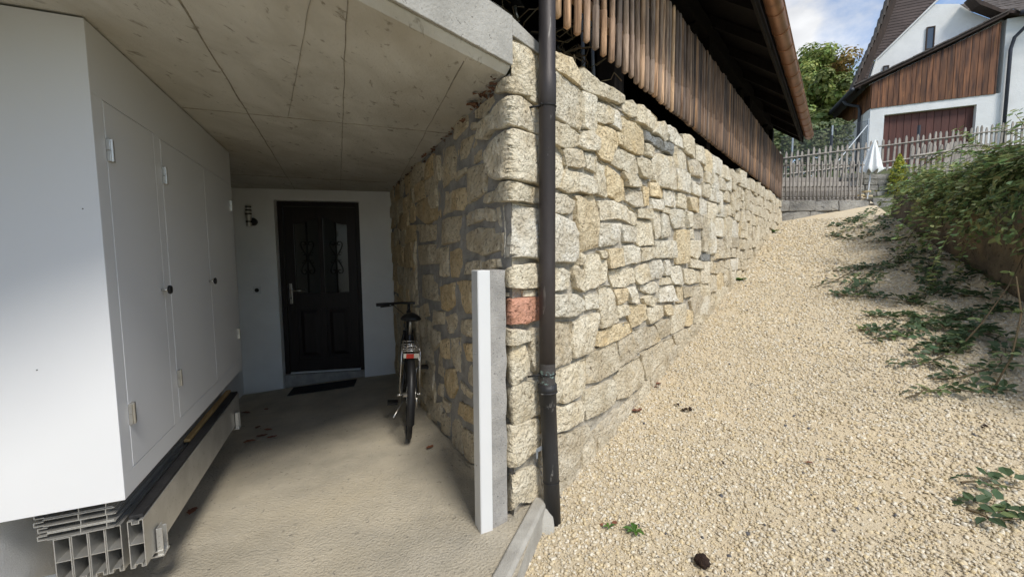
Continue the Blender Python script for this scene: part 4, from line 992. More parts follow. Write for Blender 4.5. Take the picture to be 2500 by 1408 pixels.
# ------------------------------------------------------------------ bicycle
def bicycle(label, loc, heading, lean, black=True, group=None, steer=.0):
    b = thing('bicycle', label, 'bicycle', loc, group=group)
    b.rotation_euler = (Matrix.Rotation(heading, 4, 'Z') @ Matrix.Rotation(lean, 4, 'X')).to_euler()
    b.scale = (.95, .95, .95); r = .345; wb = 1.04; B = lambda m, n, mt_, par=b, sm=True: m.build(n, mt_, par, sm, world=False)
    rear, frontc = V(0, 0, r), V(wb, 0, r)
    for c in (rear, frontc):
        w = B(MB().torus(c, (0, 1, 0), r - .019, .019, 40, 10), 'tyre', M['rubber'])
        B(MB().torus(c, (0, 1, 0), r - .045, .010, 40, 6), 'rim', M['steel'], w)
        m = MB()
        for k in range(18):
            a = 2 * math.pi * k / 18; m.tube([c + V(0, .025 * (-1) ** k, 0), c + V(math.cos(a) * (r - .05), 0, math.sin(a) * (r - .05))], .0012, 4, False)
        B(m, 'spokes', M['chrome'], w)
        B(MB().tube([c - V(0, .05, 0), c + V(0, .05, 0)], .02, 12), 'hub', M['steel'], w)
    bb = V(.44, 0, .29); st = V(.27, 0, .80); hd0, hd1 = V(.86, 0, .86), V(.885, 0, .74)
    m = MB()
    m.tube([bb, st], .016, 10); m.tube([bb, hd1], .021, 10); m.tube([V(.36, 0, .52), hd0 - V(.0, 0, .02)], .018, 10); m.tube([hd0 + V(-.012, 0, .05), hd1 + V(.01, 0, -.04)], .021, 10)
    for s in (-1, 1):
        m.tube([bb + V(0, s * .03, 0), rear + V(0, s * .06, 0)], .010, 8); m.tube([V(.30, s * .02, .70), rear + V(0, s * .06, 0)], .009, 8)
    m.tube([bb - V(0, .04, 0), bb + V(0, .04, 0)], .025, 12)
    B(m, 'frame', M['blackpaint'])
    m = MB()
    for s in (-1, 1): m.tube([hd1 + V(.008, s * .03, -.05), hd1 + V(.03, s * .055, -.15), frontc + V(0, s * .055, 0)], .013, 8)
    m.cbox(hd1 + V(.01, 0, -.05), .05, .10, .03); B(m, 'fork', M['blackpaint'])
    m = MB(); m.tube([hd0 + V(-.01, 0, .05), V(.83, 0, 0.94), V(.90, 0, 0.98)], .015, 8)
    cS, sS = math.cos(steer), math.sin(steer)
    rot = lambda x, y, z: V(.90 + x * cS - y * sS, x * sS + y * cS, z)
    pts = [rot(-.10, -.31, 0.97), rot(-.07, -.22, 0.975), rot(.0, -.08, 0.98), rot(0, .08, 0.98), rot(-.07, .22, 0.975), rot(-.10, .31, 0.97)]
    m.tube(pts, .012, 8); hb = B(m, 'handlebar', M['blackpaint'])
    for s in (-1, 1):
        B(MB().tube([rot(-.075, s * .19, 0.975), rot(-.10, s * .31, 0.97)], .017, 10), 'grip', M['rubber'], hb)
        m = MB(); m.tube([rot(-.04, s * .16, 0.97), rot(.0, s * .17, 0.95), rot(-.03, s * .27, 0.94)], .006, 6); m.cbox(rot(-.045, s * .155, 0.97), .03, .03, .03)
        B(m, 'brake_lever', M['blackpaint'], hb)
    m = MB(); rr = random.Random(2)
    for s in (-1, 1): m.tube([rot(-.02, s * .15, 0.96), rot(.06, s * .10, .91), V(.93, s * .04, .86), V(.86, s * .03, .74)], .003, 5)
    B(m, 'cable', M['blackplastic'])
    B(MB().tube([st - V(0, 0, .02), st + V(-.03, 0, .12)], .013, 8), 'seat_post', M['steel'])
    n = 12; vv = []; prof = [(-.15, .075, .012), (-.10, .085, .03), (-.02, .070, .035), (.06, .035, .03), (.13, .018, .02)]
    sc = st + V(-.02, 0, .13)
    for x, w, h in prof:
        for k in range(n):
            a = 2 * math.pi * k / n; vv.append(sc + V(x, math.cos(a) * w, math.sin(a) * h * (1.2 if math.sin(a) > 0 else .8)))
    m = MB().add(vv, [(i * n + k, i * n + (k + 1) % n, (i + 1) * n + (k + 1) % n, (i + 1) * n + k) for i in range(4) for k in range(n)] + [tuple(range(n - 1, -1, -1)), tuple(4 * n + k for k in range(n))])
    B(m, 'saddle', M['blackplastic'])
    for c, a0, a1 in ((rear, 40, 200), (frontc, 20, 150)):
        vv = []; N_ = 20
        for k in range(N_ + 1):
            a = R(a0 + (a1 - a0) * k / N_)
            for y, dr in ((-.028, -.012), (-.018, .006), (0, .012), (.018, .006), (.028, -.012)):
                vv.append(c + V(math.cos(a) * (r + .012 + dr), y, math.sin(a) * (r + .012 + dr)))
        B(MB().add(vv, [(k * 5 + j, k * 5 + j + 1, k * 5 + j + 6, k * 5 + j + 5) for k in range(N_) for j in range(4)]), 'mudguard', M['blackplastic'])
    m = MB(); zr = .735
    for y in (-.065, -.032, 0, .032, .065): m.tube([V(.20, y, zr), V(-.17, y, zr)], .005, 6)
    for x in (-.17, -.10, -.02, .08, .2): m.tube([V(x, -.068, zr), V(x, .068, zr)], .005, 6)
    m.tube([V(-.17, -.04, zr), V(-.19, -.03, zr + .045), V(-.19, .03, zr + .045), V(-.17, .04, zr)], .004, 6)
    for s in (-1, 1): m.tube([V(-.13, s * .068, zr), V(-.015, s * .078, r + .02)], .005, 6); m.tube([V(.08, s * .068, zr), V(.0, s * .078, r + .02)], .005, 6)
    rk = B(m, 'luggage_rack', M['chrome'])
    B(MB().cbox(V(-.178, 0, zr - .035), .014, .115, .034), 'lamp_holder', M['steel'], rk, False)
    B(MB().cbox(V(-.188, .01, zr - .035), .012, .055, .032), 'reflector', M['redplastic'], rk, False)
    m = MB(); m.torus(bb + V(0, -.045, 0), (0, 1, 0), .085, .006, 28, 6)
    for s in (-1, 1):
        m.tube([bb + V(0, s * .05, 0), bb + V(.02 * s, s * .075, -.165 * s)], .010, 8)
    ck = B(m, 'crank', M['steel'])
    for s in (-1, 1): B(MB().cbox(bb + V(.02 * s, s * .13, -.165 * s), .085, .09, .022), 'pedal', M['blackplastic'], ck, False)
    m = MB(); m.tube([rear + V(0, -.045, .035), bb + V(0, -.045, .085)], .005, 5); m.tube([rear + V(0, -.045, -.035), bb + V(0, -.045, -.085)], .005, 5); m.torus(rear + V(0, -.045, 0), (0, 1, 0), .038, .006, 20, 5)
    m.tube([rear + V(.0, -.055, -.03), rear + V(.01, -.06, -.12)], .008, 6)
    B(m, 'chain', M['steel'])
    for s in (-1, 1): B(MB().tube([rear + V(0, s * .06, 0), rear + V(0, s * .095, 0)], .010, 8), 'axle_nut', M['chrome'])
    B(MB().tube([V(.12, .05, .25), V(-.02, .12, .17)], .007, 6), 'kickstand', M['steel'])
    return b
bicycle('black city bicycle leaning on the stone wall inside the passage', (-.80, 3.03, fz(-.80, 3.03)), R(90 + 15.5), R(3.0), steer=R(4))

# ------------------------------------------------------------------ white barrier post at the corner
def post():
    p = thing('barrier_post', 'white slotted metal guide post fixed upright at the pillar corner', 'post', V(-.17, 1.80, -.02))
    c = V(-.148, 1.785, 0)                                   # near corner on the floor
    z0 = fz(c.x, c.y) - .01; H = 1.185 - z0
    a, b = D2 * .056, D1 * .092
    m = MB(); m.box(c + UP * z0 - D2 * .0, a, b, UP * H); m.build('shell', M['whitemetal'], p, bevel=.003)
    m = MB(); m.box(c + UP * z0 - D2 * .0030 + D1 * .0, D2 * .0026, D1 * .088, UP * (H - .002)); m.build('cover_strip', M['whitemetal'], p, bevel=.001)
    m = MB()
    for z in (.28, .81):
        m.tube([c + D1 * .05 - D2 * .0026 + UP * z, c + D1 * .05 - D2 * .006 + UP * z], .004, 8)
    m.build('screw', M['steel'], p)
    m = MB(); k = 26; vv = []
    for j in range(k + 1):                                   # cement bedding between the post and the stones
        z = z0 + H * j / k + .006 * noise.noise(V(j * .7, 2, 0))
        w = .085 + .008 * noise.noise(V(j * .5, 7, 0))
        q = c + D2 * .0565
        vv += [q + D1 * .012 + UP * z, q + D2 * w * .5 + D1 * (.020 + .004 * noise.noise(V(j, 1, 0))) + UP * z, q + D2 * w + D1 * .034 + UP * z, q + D2 * w + D1 * .2 + UP * z, q + D1 * .15 + UP * z]
    m.add(vv, [(j * 5 + i, j * 5 + (i + 1) % 5, j * 5 + 5 + (i + 1) % 5, j * 5 + 5 + i) for j in range(k) for i in range(5)] + [(k * 5, k * 5 + 1, k * 5 + 2, k * 5 + 3, k * 5 + 4)])
    m.build('cement_bedding', M['cement'], p)
post()

# ------------------------------------------------------------------ downpipe
def downpipe():
    d = thing('downpipe', 'dark metal rainwater downpipe standing before the corner of the stone wall', 'downpipe', at_to(.205, .095, -.1))
    X = lambda z, o=.075, t=.178: at_to(t, o, z)
    zj = .60
    u = MB(); u.tube([X(zj), X(1.2), X(1.955), X(1.96), X(2.09), X(2.095), X(2.6), X(4.2)], [.0395, .0395, .0395, .0425, .0425, .0395, .0395, .0395], 24)
    up = u.build('upper_pipe', M['pipe'], d, True)
    MB().tube([X(zj + .002), X(.64), X(.72)], [.0402, .0402, .0400], 24, False).build('verdigris_collar', M['patina'], d, True)
    l = MB(); P0 = X(zj + .012); P1 = at_to(.188, .105, -.14)
    pts = [P0, P0.lerp(P1, .05), P0.lerp(P1, .055), P0.lerp(P1, .135), P0.lerp(P1, .14), P0.lerp(P1, .5), P1]
    lo = l.tube(pts, [.048, .048, .0435, .0435, .0405, .0405, .0405], 24).build('lower_pipe', M['plasticpipe'], d, True)
    for k in (.05, .14, .66):
        c = P0.lerp(P1, k); ax = (P1 - P0)
        MB().torus(c, ax, .0415 if k > .1 else .047, .004 if k < .1 else .0015, 28, 6).build('pipe_ring', M['plasticpipe'], lo, True)
    for z in (1.945, .665):
        c = X(z); cl_ = MB().torus(c, UP, .041, .0035, 28, 6).build('clamp', M['iron'], d, True)
        e = c + W * .045 + NW * .005
        m = MB(); m.torus(e + W * .01, NW, .008, .003, 14, 6); m.tube([c - W * .035 - NW * .01, c - W * .075 - NW * .065 - UP * .01], .005, 6); m.tube([c - W * .042, c - W * .055 + NW * .004], .006, 6)
        m.build('clamp_screw', M['iron'], cl_, True)
    c = P0.lerp(P1, .44)
    m = MB(); m.box(c - W * .075 - NW * .03, W * .045, NW * .004, UP * .02); m.box(c - W * .078 - NW * .03 - UP * .03, W * .012, NW * .004, UP * .045); m.build('wall_strap', M['galv'], d)
downpipe()

# ------------------------------------------------------------------ slat fence on top of the wall
def slat_fence():
    f = thing('slat_fence', 'row of upright round wooden slats hanging along the front of the open shed', 'slat fence', at_to(4.2, .01, 2.3))
    rr = random.Random(11); t = .36; i = 0
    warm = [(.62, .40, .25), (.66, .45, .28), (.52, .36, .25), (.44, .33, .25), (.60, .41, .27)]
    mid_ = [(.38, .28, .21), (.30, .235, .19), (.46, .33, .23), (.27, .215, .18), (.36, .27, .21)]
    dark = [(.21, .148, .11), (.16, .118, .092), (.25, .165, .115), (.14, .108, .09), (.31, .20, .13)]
    protos = []
    def proto(kind):
        m = MB(); H = .80
        if kind < 4:                                         # round pole lapped over a thicker foot piece
            r = [.0190, .0200, .0180, .0205][kind]; zl = [.25, .28, .26, .23][kind]
            b0 = lambda z: V(noise.noise(V(z * 2, kind, 1)) * .005, noise.noise(V(z * 2, kind, 5)) * .004, z)
            m.tube([V(0, 0, -.012), V(0, 0, 0), b0(.08), b0(zl - .001), b0(zl)], [.006, r * 1.04, r * 1.06, r * 1.02, r * .75], 9)
            m.tube([b0(zl - .01), b0(zl + .002), b0(.45), b0(.62), b0(H - .01), b0(H + .012)], [r * .8, r * .94, r * .9, r * .88, r * .84, .008], 9)
        me = bpy.data.meshes.new('slat'); me.from_pydata(m.v, [], m.f); me.materials.append(M['slat']); me.update()
        if kind < 4: me.polygons.foreach_set('use_smooth', [len(p.vertices) == 4 for p in me.polygons])
        return me
    protos = [proto(k) for k in range(4)]
    rz = math.atan2(W.y, W.x)
    n_r = 0
    while t < 8.34:
        far_ = t > 2.35
        me = protos[rr.randrange(4)]
        o = bpy.data.objects.new('slat', me); COL.objects.link(o); o.parent = f
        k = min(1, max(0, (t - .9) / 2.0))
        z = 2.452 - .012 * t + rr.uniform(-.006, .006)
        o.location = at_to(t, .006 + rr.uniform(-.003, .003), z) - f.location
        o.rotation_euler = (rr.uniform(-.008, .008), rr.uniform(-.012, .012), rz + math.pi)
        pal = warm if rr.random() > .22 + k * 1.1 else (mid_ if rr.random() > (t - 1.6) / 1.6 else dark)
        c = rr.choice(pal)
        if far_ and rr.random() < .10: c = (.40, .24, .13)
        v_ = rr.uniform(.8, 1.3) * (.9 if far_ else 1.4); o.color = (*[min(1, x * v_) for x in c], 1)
        t += (rr.uniform(.044, .052) if far_ else rr.uniform(.094, .104) if t < 1.3 else rr.uniform(.068, .078) if t > 1.6 else .085); i += 1
    for z in (2.66, 3.12):
        m = MB(); m.box(at_to(.3, -.075, z), W * 8.1, NW * .045, UP * .065); o = m.build('rail', M['slat'], f, bevel=.004); o.color = (.48, .30, .17, 1)
slat_fence()

# ------------------------------------------------------------------ the open shed behind the slats
def shed():
    s = thing('shed', 'open timber shed with wide dark eaves above the stone wall', 'shed', at_to(4, -1.5, 2.2))
    GD = V(math.sin(R(38.6)), math.cos(R(38.6)), 0); GNv = V(GD.y, -GD.x, 0)
    E0 = at_to(8.35, .34, 3.50)                              # far eave corner
    L = 11.2; slope = math.tan(R(36))
    ridge = 3.75
    a, b = E0, E0 - GD * L
    # roof deck: a thick plate rising inwards
    inn = -GNv * ridge + UP * ridge * slope
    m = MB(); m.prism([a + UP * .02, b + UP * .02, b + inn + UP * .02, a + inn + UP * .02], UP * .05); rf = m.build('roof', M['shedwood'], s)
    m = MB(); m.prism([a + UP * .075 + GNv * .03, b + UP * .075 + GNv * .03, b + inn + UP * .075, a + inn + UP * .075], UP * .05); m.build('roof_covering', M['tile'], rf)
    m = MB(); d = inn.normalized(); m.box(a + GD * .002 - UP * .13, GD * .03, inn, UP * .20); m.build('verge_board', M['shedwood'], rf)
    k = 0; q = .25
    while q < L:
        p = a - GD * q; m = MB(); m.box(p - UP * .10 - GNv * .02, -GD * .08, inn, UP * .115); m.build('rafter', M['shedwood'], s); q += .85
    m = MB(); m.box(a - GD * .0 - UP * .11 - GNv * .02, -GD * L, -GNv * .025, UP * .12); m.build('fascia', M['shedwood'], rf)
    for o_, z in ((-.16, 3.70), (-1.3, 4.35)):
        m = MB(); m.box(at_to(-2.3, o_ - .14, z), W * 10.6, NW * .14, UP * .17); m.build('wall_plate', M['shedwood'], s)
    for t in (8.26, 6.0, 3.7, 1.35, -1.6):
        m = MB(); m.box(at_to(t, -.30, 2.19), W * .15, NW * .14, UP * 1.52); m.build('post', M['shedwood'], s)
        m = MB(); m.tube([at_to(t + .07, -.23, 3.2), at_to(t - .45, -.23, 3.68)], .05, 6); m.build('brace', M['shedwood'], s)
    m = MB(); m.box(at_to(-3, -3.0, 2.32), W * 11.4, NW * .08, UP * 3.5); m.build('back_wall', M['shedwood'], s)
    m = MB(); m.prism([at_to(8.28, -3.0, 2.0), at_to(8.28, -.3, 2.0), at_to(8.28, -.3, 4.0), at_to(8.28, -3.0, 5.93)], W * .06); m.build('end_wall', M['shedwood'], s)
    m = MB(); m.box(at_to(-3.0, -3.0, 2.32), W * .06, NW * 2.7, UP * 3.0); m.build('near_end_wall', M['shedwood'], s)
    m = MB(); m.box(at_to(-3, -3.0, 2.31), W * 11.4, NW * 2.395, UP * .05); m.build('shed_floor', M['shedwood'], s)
    # half round copper gutter with its joints
    g = thing('roof_gutter', 'half round brown copper gutter along the shed eaves', 'gutter', E0)
    gc = lambda q_, dz=0.: E0 - GD * q_ + GNv * .075 + UP * (.012 + dz)
    r = .072
    def half(q0, q1, rad, th, nm, mt_, closed=False):
        m = MB(); n = 14; vv = []
        for q_ in (q0, q1):
            for rr_ in (rad, rad - th):
                for i in range(n + 1):
                    a_ = math.pi + math.pi * i / n; vv.append(gc(q_) + GNv * (math.cos(a_) * rr_) + UP * (math.sin(a_) * rr_))
        k_ = n + 1
        f = []
        for i in range(n):
            f += [(i, i + 1, 2 * k_ + i + 1, 2 * k_ + i), (k_ + i, k_ + i + 1, 3 * k_ + i + 1, 3 * k_ + i), (i, i + 1, k_ + i + 1, k_ + i), (2 * k_ + i, 2 * k_ + i + 1, 3 * k_ + i + 1, 3 * k_ + i)]
        f += [(0, k_, 3 * k_, 2 * k_), (n, k_ + n, 3 * k_ + n, 2 * k_ + n)]
        m.add(vv, f)
        return m.build(nm, mt_, g, True)
    q = -.12
    half(-.12, L, r, .004, 'channel', M['copper'])
    m = MB(); n = 14; m.add([gc(-.118)] + [gc(-.118) + GNv * (math.cos(math.pi + math.pi * i / n) * r) + UP * (math.sin(math.pi + math.pi * i / n) * r) for i in range(n + 1)], [(0, i + 1, i + 2) for i in range(n)]); m.build('end_cap', M['copper'], g)
    q = .12
    while q < L:
        half(q, q + .022, r + .005, .004, 'bracket', M['copper']); q += .42
    m = MB(); m.tube([gc(-.12) + GNv * r, gc(L) + GNv * r], .009, 8); m.build('bead', M['copper'], g, True)
shed()
# things kept inside the shed, seen under the slats
bicycle('black bicycle stored in the dark shed behind the slats', at_to(.95, -.85, 2.362), math.atan2(W.y, W.x), R(-6), steer=.3)
rr = random.Random(8)
for i, (t, lab) in enumerate([(.62, 'pale grey pole leaning in the shed nearest the downpipe'), (1.02, 'pale grey pole leaning in the shed, middle one'), (1.16, 'short pale grey pole leaning in the shed beside the middle one'), (1.42, 'pale grey pole leaning in the shed farthest from the downpipe')]):
    p = thing('tool_handle', lab, 'pole', at_to(t, -.25, 2.19), group='poles leaning inside the shed')
    m = MB(); m.tube([at_to(t, -.22, 2.19), at_to(t + .10, -.28, 2.5), at_to(t + .2, -.36, 3.0)], [.014, .014, .012], 8); m.build('shaft', M['galv'], p, True)
p = thing('metal_post', 'thin dark blue metal post standing on the concrete edge', 'post', at_to(-.02, -.16, 2.3))
MB().box(at_to(-.02, -.18, 2.30), W * .03, NW * .03, UP * 1.4).build('shaft', M['darkmetal'], p)
MB().box(at_to(-.06, -.22, 2.30), W * .11, NW * .11, UP * .008).build('foot_plate', M['darkmetal'], p)
# tangle of dark twigs and cables
m = MB()
for k in range(70):
    p = at_to(rr.uniform(.4, 1.3), rr.uniform(-.7, -.2), 2.2 + rr.uniform(0, .5)); pts = [p]
    for j in range(4): p = p + V(rr.uniform(-.1, .1), rr.uniform(-.1, .1), rr.uniform(-.05, .12)); pts.append(p)
    m.tube(pts, .004, 4, False)
o = m.build('dry_brush', M['stem'], None); tag(o, 'tangle of dark dry twigs heaped inside the shed', 'brushwood', kind='stuff')
m = MB(); m.prism([at_to(2.7, -.35, 2.2), at_to(3.6, -.35, 2.2), at_to(3.55, -.12, 2.2), at_to(2.75, -.10, 2.2)], UP * .12)
o = m.build('folded_tarp', M['cloth'], None, bevel=.03); tag(o, 'white folded sheet lying on the wall top under the slats', 'sheet')
# grass growing on the slab
def grass(name, label, cat, pts_fn, n, h0, h1, mt_, seed):
    r_ = random.Random(seed); vv = []; ff = []
    for k in range(n):
        p = pts_fn(r_); a = r_.uniform(0, 6.28); h = r_.uniform(h0, h1); d = V(math.cos(a), math.sin(a), 0); w = V(-d.y, d.x, 0) * .006
        b = len(vv); vv += [p - w, p + w, p + d * h * .25 + UP * h * .6 + w * .7, p + d * h * .25 + UP * h * .6 - w * .7, p + d * h * .7 + UP * h]
        ff += [(b, b + 1, b + 2, b + 3), (b + 3, b + 2, b + 4)]
    m = MB().add(vv, ff); o = m.build(name, mt_, None)
    at = o.data.attributes.new('tint', 'FLOAT_COLOR', 'POINT'); at.data.foreach_set('color', np.ones(len(vv) * 4, np.float32)); tag(o, label, cat, kind='stuff'); return o
grass('roof_grass', 'dark short grass growing on top of the concrete slab', 'grass', lambda r_: at_to(r_.uniform(-1.6, -.12), r_.uniform(-.5, -.10), 2.30), 1500, .03, .09, M['moss'], 4)

# ------------------------------------------------------------------ pole fence on its stone plinth at the head of the path
def plinth():
    b = thing('plinth_wall', 'low plinth of two courses of dark weathered stone blocks below the pole fence', 'stone plinth', V(6.35, 8.5, 1.9))
    rr = random.Random(21)
    mp_ = lambda u, z, h: V(u, 8.42 - h - .0 * u, z)
    m = MB(); m.box(V(5.3, 8.46, 1.5), V(1.98, 0, 0), V(0, .3, 0), UP * .79); m.build('plinth_core', M['mortar'], b)
    for z0, z1, cuts in ((2.10, 2.31, (5.36, 5.62, 6.15, 6.62, 7.26)), (1.78, 2.09, (5.40, 6.05, 6.42, 6.9, 7.3))):
        for a, c in zip(cuts[:-1], cuts[1:]):
            mm = MB()
            o = stone([(a + .008, z0), (c - .008, z0 + .01), (c - .006, z1), (a + .008, z1 - .01)], int(a * 100), (.62, .60, .56), .05, .016, 22, FS_F, None, mp_, 'stone_block', b)
            o.data.materials[0] = M['oldstone']
plinth()
def pole_fence(name, label, pts, z0, z1, sp, r, rails, seed, pointed=True, lean=0., posts=()):
    f = thing(name, label, 'fence', V(pts[0][0], pts[0][1], pts[0][2] + z0))
    rr = random.Random(seed)
    me = None
    P_ = [V(*p) for p in pts]
    tot = [0.]
    for a, b in zip(P_[:-1], P_[1:]): tot.append(tot[-1] + (b - a).length)
    def pos(d):
        for i in range(len(P_) - 1):
            if d <= tot[i + 1]: return P_[i].lerp(P_[i + 1], (d - tot[i]) / (tot[i + 1] - tot[i]))
        return P_[-1]
    H = z1 - z0; ms = []
    for v in range(3):
        m = MB(); bz = lambda z: V(noise.noise(V(z * 2.5, v, seed)) * .012, noise.noise(V(z * 2.5, v + 4, seed)) * .01, z)
        if pointed: m.tube([bz(0), bz(H * .3), bz(H * .6), bz(H * .93), bz(H * .97), bz(H)], [r, r * 1.02, r * .97, r, r * .75, r * .2], 7)
        else:
            w = r * 1.35
            m.prism([V(-w, -.01, 0), V(w, -.01, 0), V(w, -.01, H * .92), V(w * .55, -.01, H * .975), V(0, -.01, H), V(-w * .55, -.01, H * .975), V(-w, -.01, H * .92)], V(0, .02, 0))
        q = bpy.data.meshes.new('picket'); q.from_pydata(m.v, [], m.f); q.materials.append(M['greywood']); q.update()
        if pointed: q.polygons.foreach_set('use_smooth', [True] * len(q.polygons))
        ms.append(q)
    d = sp * .4
    while d < tot[-1]:
        p = pos(d); o = bpy.data.objects.new('picket', rr.choice(ms)); COL.objects.link(o); o.parent = f
        o.location = p + UP * (z0 + rr.uniform(-.02, .02)) - f.location; o.rotation_euler = (rr.uniform(-.02, .02), lean + rr.uniform(-.03, .03), 0 if not pointed else rr.uniform(0, 6))
        o.scale = (1, 1, rr.uniform(.96, 1.03)); d += sp * rr.uniform(.92, 1.08)
    for z in rails:
        m = MB(); n = max(2, int(tot[-1] / .3)); off = V(0, r * (1.9 if pointed else -1.6), 0)
        m.tube([pos(tot[-1] * i / n) + off + UP * (z + .01 * noise.noise(V(i * .6, z, seed))) for i in range(n + 1)], r * .95, 7); m.build('rail', M['greywood'], f, True)
    for d, h in posts:
        p = pos(d) + V(0, .06, 0); MB().tube([p + UP * (z0 - .3), p + UP * h], .032, 10).build('steel_post', M['darkmetal'], f)
    return f
pole_fence('pole_fence', 'grey pole fence standing on the stone plinth at the top of the path', [(5.48, 8.47, 0), (7.18, 8.47, 0)], 2.32, 3.11, .0815, .0155, (3.03, 2.60, 2.37), 3)
pole_fence('picket_fence', 'long grey picket fence climbing to the right in front of the garage', [(7.0, 11, 3.02), (9.15, 11, 3.26), (12.4, 11, 3.66), (14.5, 11.2, 3.9)], .05, .88, .15, .020, (.70, .28), 5, False, posts=((1.45, 1.15), (3.75, 1.12)))
pole_fence('leaning_fence', 'short row of leaning grey pickets half hidden by the brambles', [(8.55, 9.0, 2.75), (9.3, 9.0, 2.86), (10.9, 9.6, 3.0)], .05, .75, .125, .022, (.55,), 7, False, lean=.08)
# timber stacked behind the pole fence
rr = random.Random(31)
for k in range(5):
    z = 2.33 + k * .13; y = 8.75 + k * .16
    o = MB().box(V(5.6 + rr.uniform(0, .2), y, z), V(1.9 + rr.uniform(-.3, .1), rr.uniform(-.05, .05), 0), V(0, .14, 0), UP * .10).build('timber_beam', M['greywood'], None, bevel=.006)
    tag(o, ['lowest grey timber lying behind the pole fence', 'second grey timber from the bottom behind the pole fence', 'middle grey timber of the pile behind the pole fence', 'fourth grey timber up behind the pole fence', 'topmost grey timber behind the pole fence'][k], 'timber', 'timbers piled behind the pole fence')
m = MB(); m.box(V(5.5, 9.75, 2.2), V(3.2, .1, 0), V(0, .25, 0), UP * .82); o = m.build('concrete_wall', M['plaster_far'], None, bevel=.01); tag(o, 'pale low garden wall behind the pole fence', 'wall')
# dry stone terrace beside the parasol
def terrace():
    b = thing('terrace_wall', 'low dark dry stone terrace wall right of the pole fence', 'stone wall', V(8.6, 9.35, 2.3))
    mp_ = lambda u, z, h: V(u, 9.35 - h + .12 * (u - 7.6), z)
    m = MB(); m.prism([V(7.35, 9.40, 1.9), V(10.6, 9.79, 1.9), V(10.6, 10.2, 1.9), V(7.35, 9.8, 1.9)], UP * 1.05); m.build('wall_core', M['oldstone'], b)
    rr = random.Random(5)
    for row in range(6):
        z = 2.28 + row * .125; u = 7.38 + rr.uniform(0, .1)
        while u < 9.9:
            w = rr.uniform(.22, .5)
            o = stone([(u + .01, z), (u + w - .01, z + rr.uniform(-.01, .01)), (u + w - .01, z + .115), (u + .01, z + .115 + rr.uniform(-.012, .01))], int(u * 91 + row), (.6, .58, .54), .04, .016, 14, FS_F, None, mp_, 'stone_block', b)
            o.data.materials[0] = M['oldstone']; u += w
    MB().box(V(7.28, 8.32, 1.95), V(1.7, .2, 0), V(0, .95, 0), UP * .30).build('step', M['oldstone'], b, bevel=.012)
    for k, (x, z) in enumerate(((7.6, 2.40),)):
        MB().box(V(x, 8.72 - .3 * k, z - .16), V(.95, .1, 0), V(0, .45, 0), UP * .16).build('step', M['oldstone'], b, bevel=.012)
terrace()
def parasol():
    p = thing('parasol', 'closed white parasol leaning beside the pole fence', 'parasol', V(7.72, 9.0, 2.34))
    tip, foot = V(7.80, 9.0, 3.66), V(7.69, 8.98, 2.34)
    ax = (tip - foot); L = ax.length; ax.normalize(); a = ax.orthogonal().normalized(); b = ax.cross(a)
    MB().tube([foot, foot + ax * (L - .03)], .014, 10).build('pole', M['whitemetal'], p)
    m = MB(); n = 48; vv = []; prof = [(L, .008), (L - .05, .03), (L - .2, .07), (L - .40, .115), (L - .58, .155), (L - .67, .175), (L - .69, .165)]
    for h, r in prof:
        for k in range(n):
            an = 2 * math.pi * k / n; fold = 1 + .22 * math.cos(an * 8 + h * 1.5) * min(1, (L - h) / .2)
            vv.append(foot + ax * (h + .035 * math.cos(an * 8 + 1.) * (h < L - .6)) + (a * math.cos(an) + b * math.sin(an)) * r * fold)
    m.add(vv, [(i * n + k, i * n + (k + 1) % n, (i + 1) * n + (k + 1) % n, (i + 1) * n + k) for i in range(len(prof) - 1) for k in range(n)])
    m.build('canopy', M['cloth'], p, True)
    m = MB()
    for dx, dz in ((-.12, .14), (.06, .12), (.02, .22)): m.tube([foot + V(dx, .05, dz), foot + V(dx, .05, dz + .03)], .08, 14)
    o = m.build('log_slices', M['mushroom'], p)
parasol()

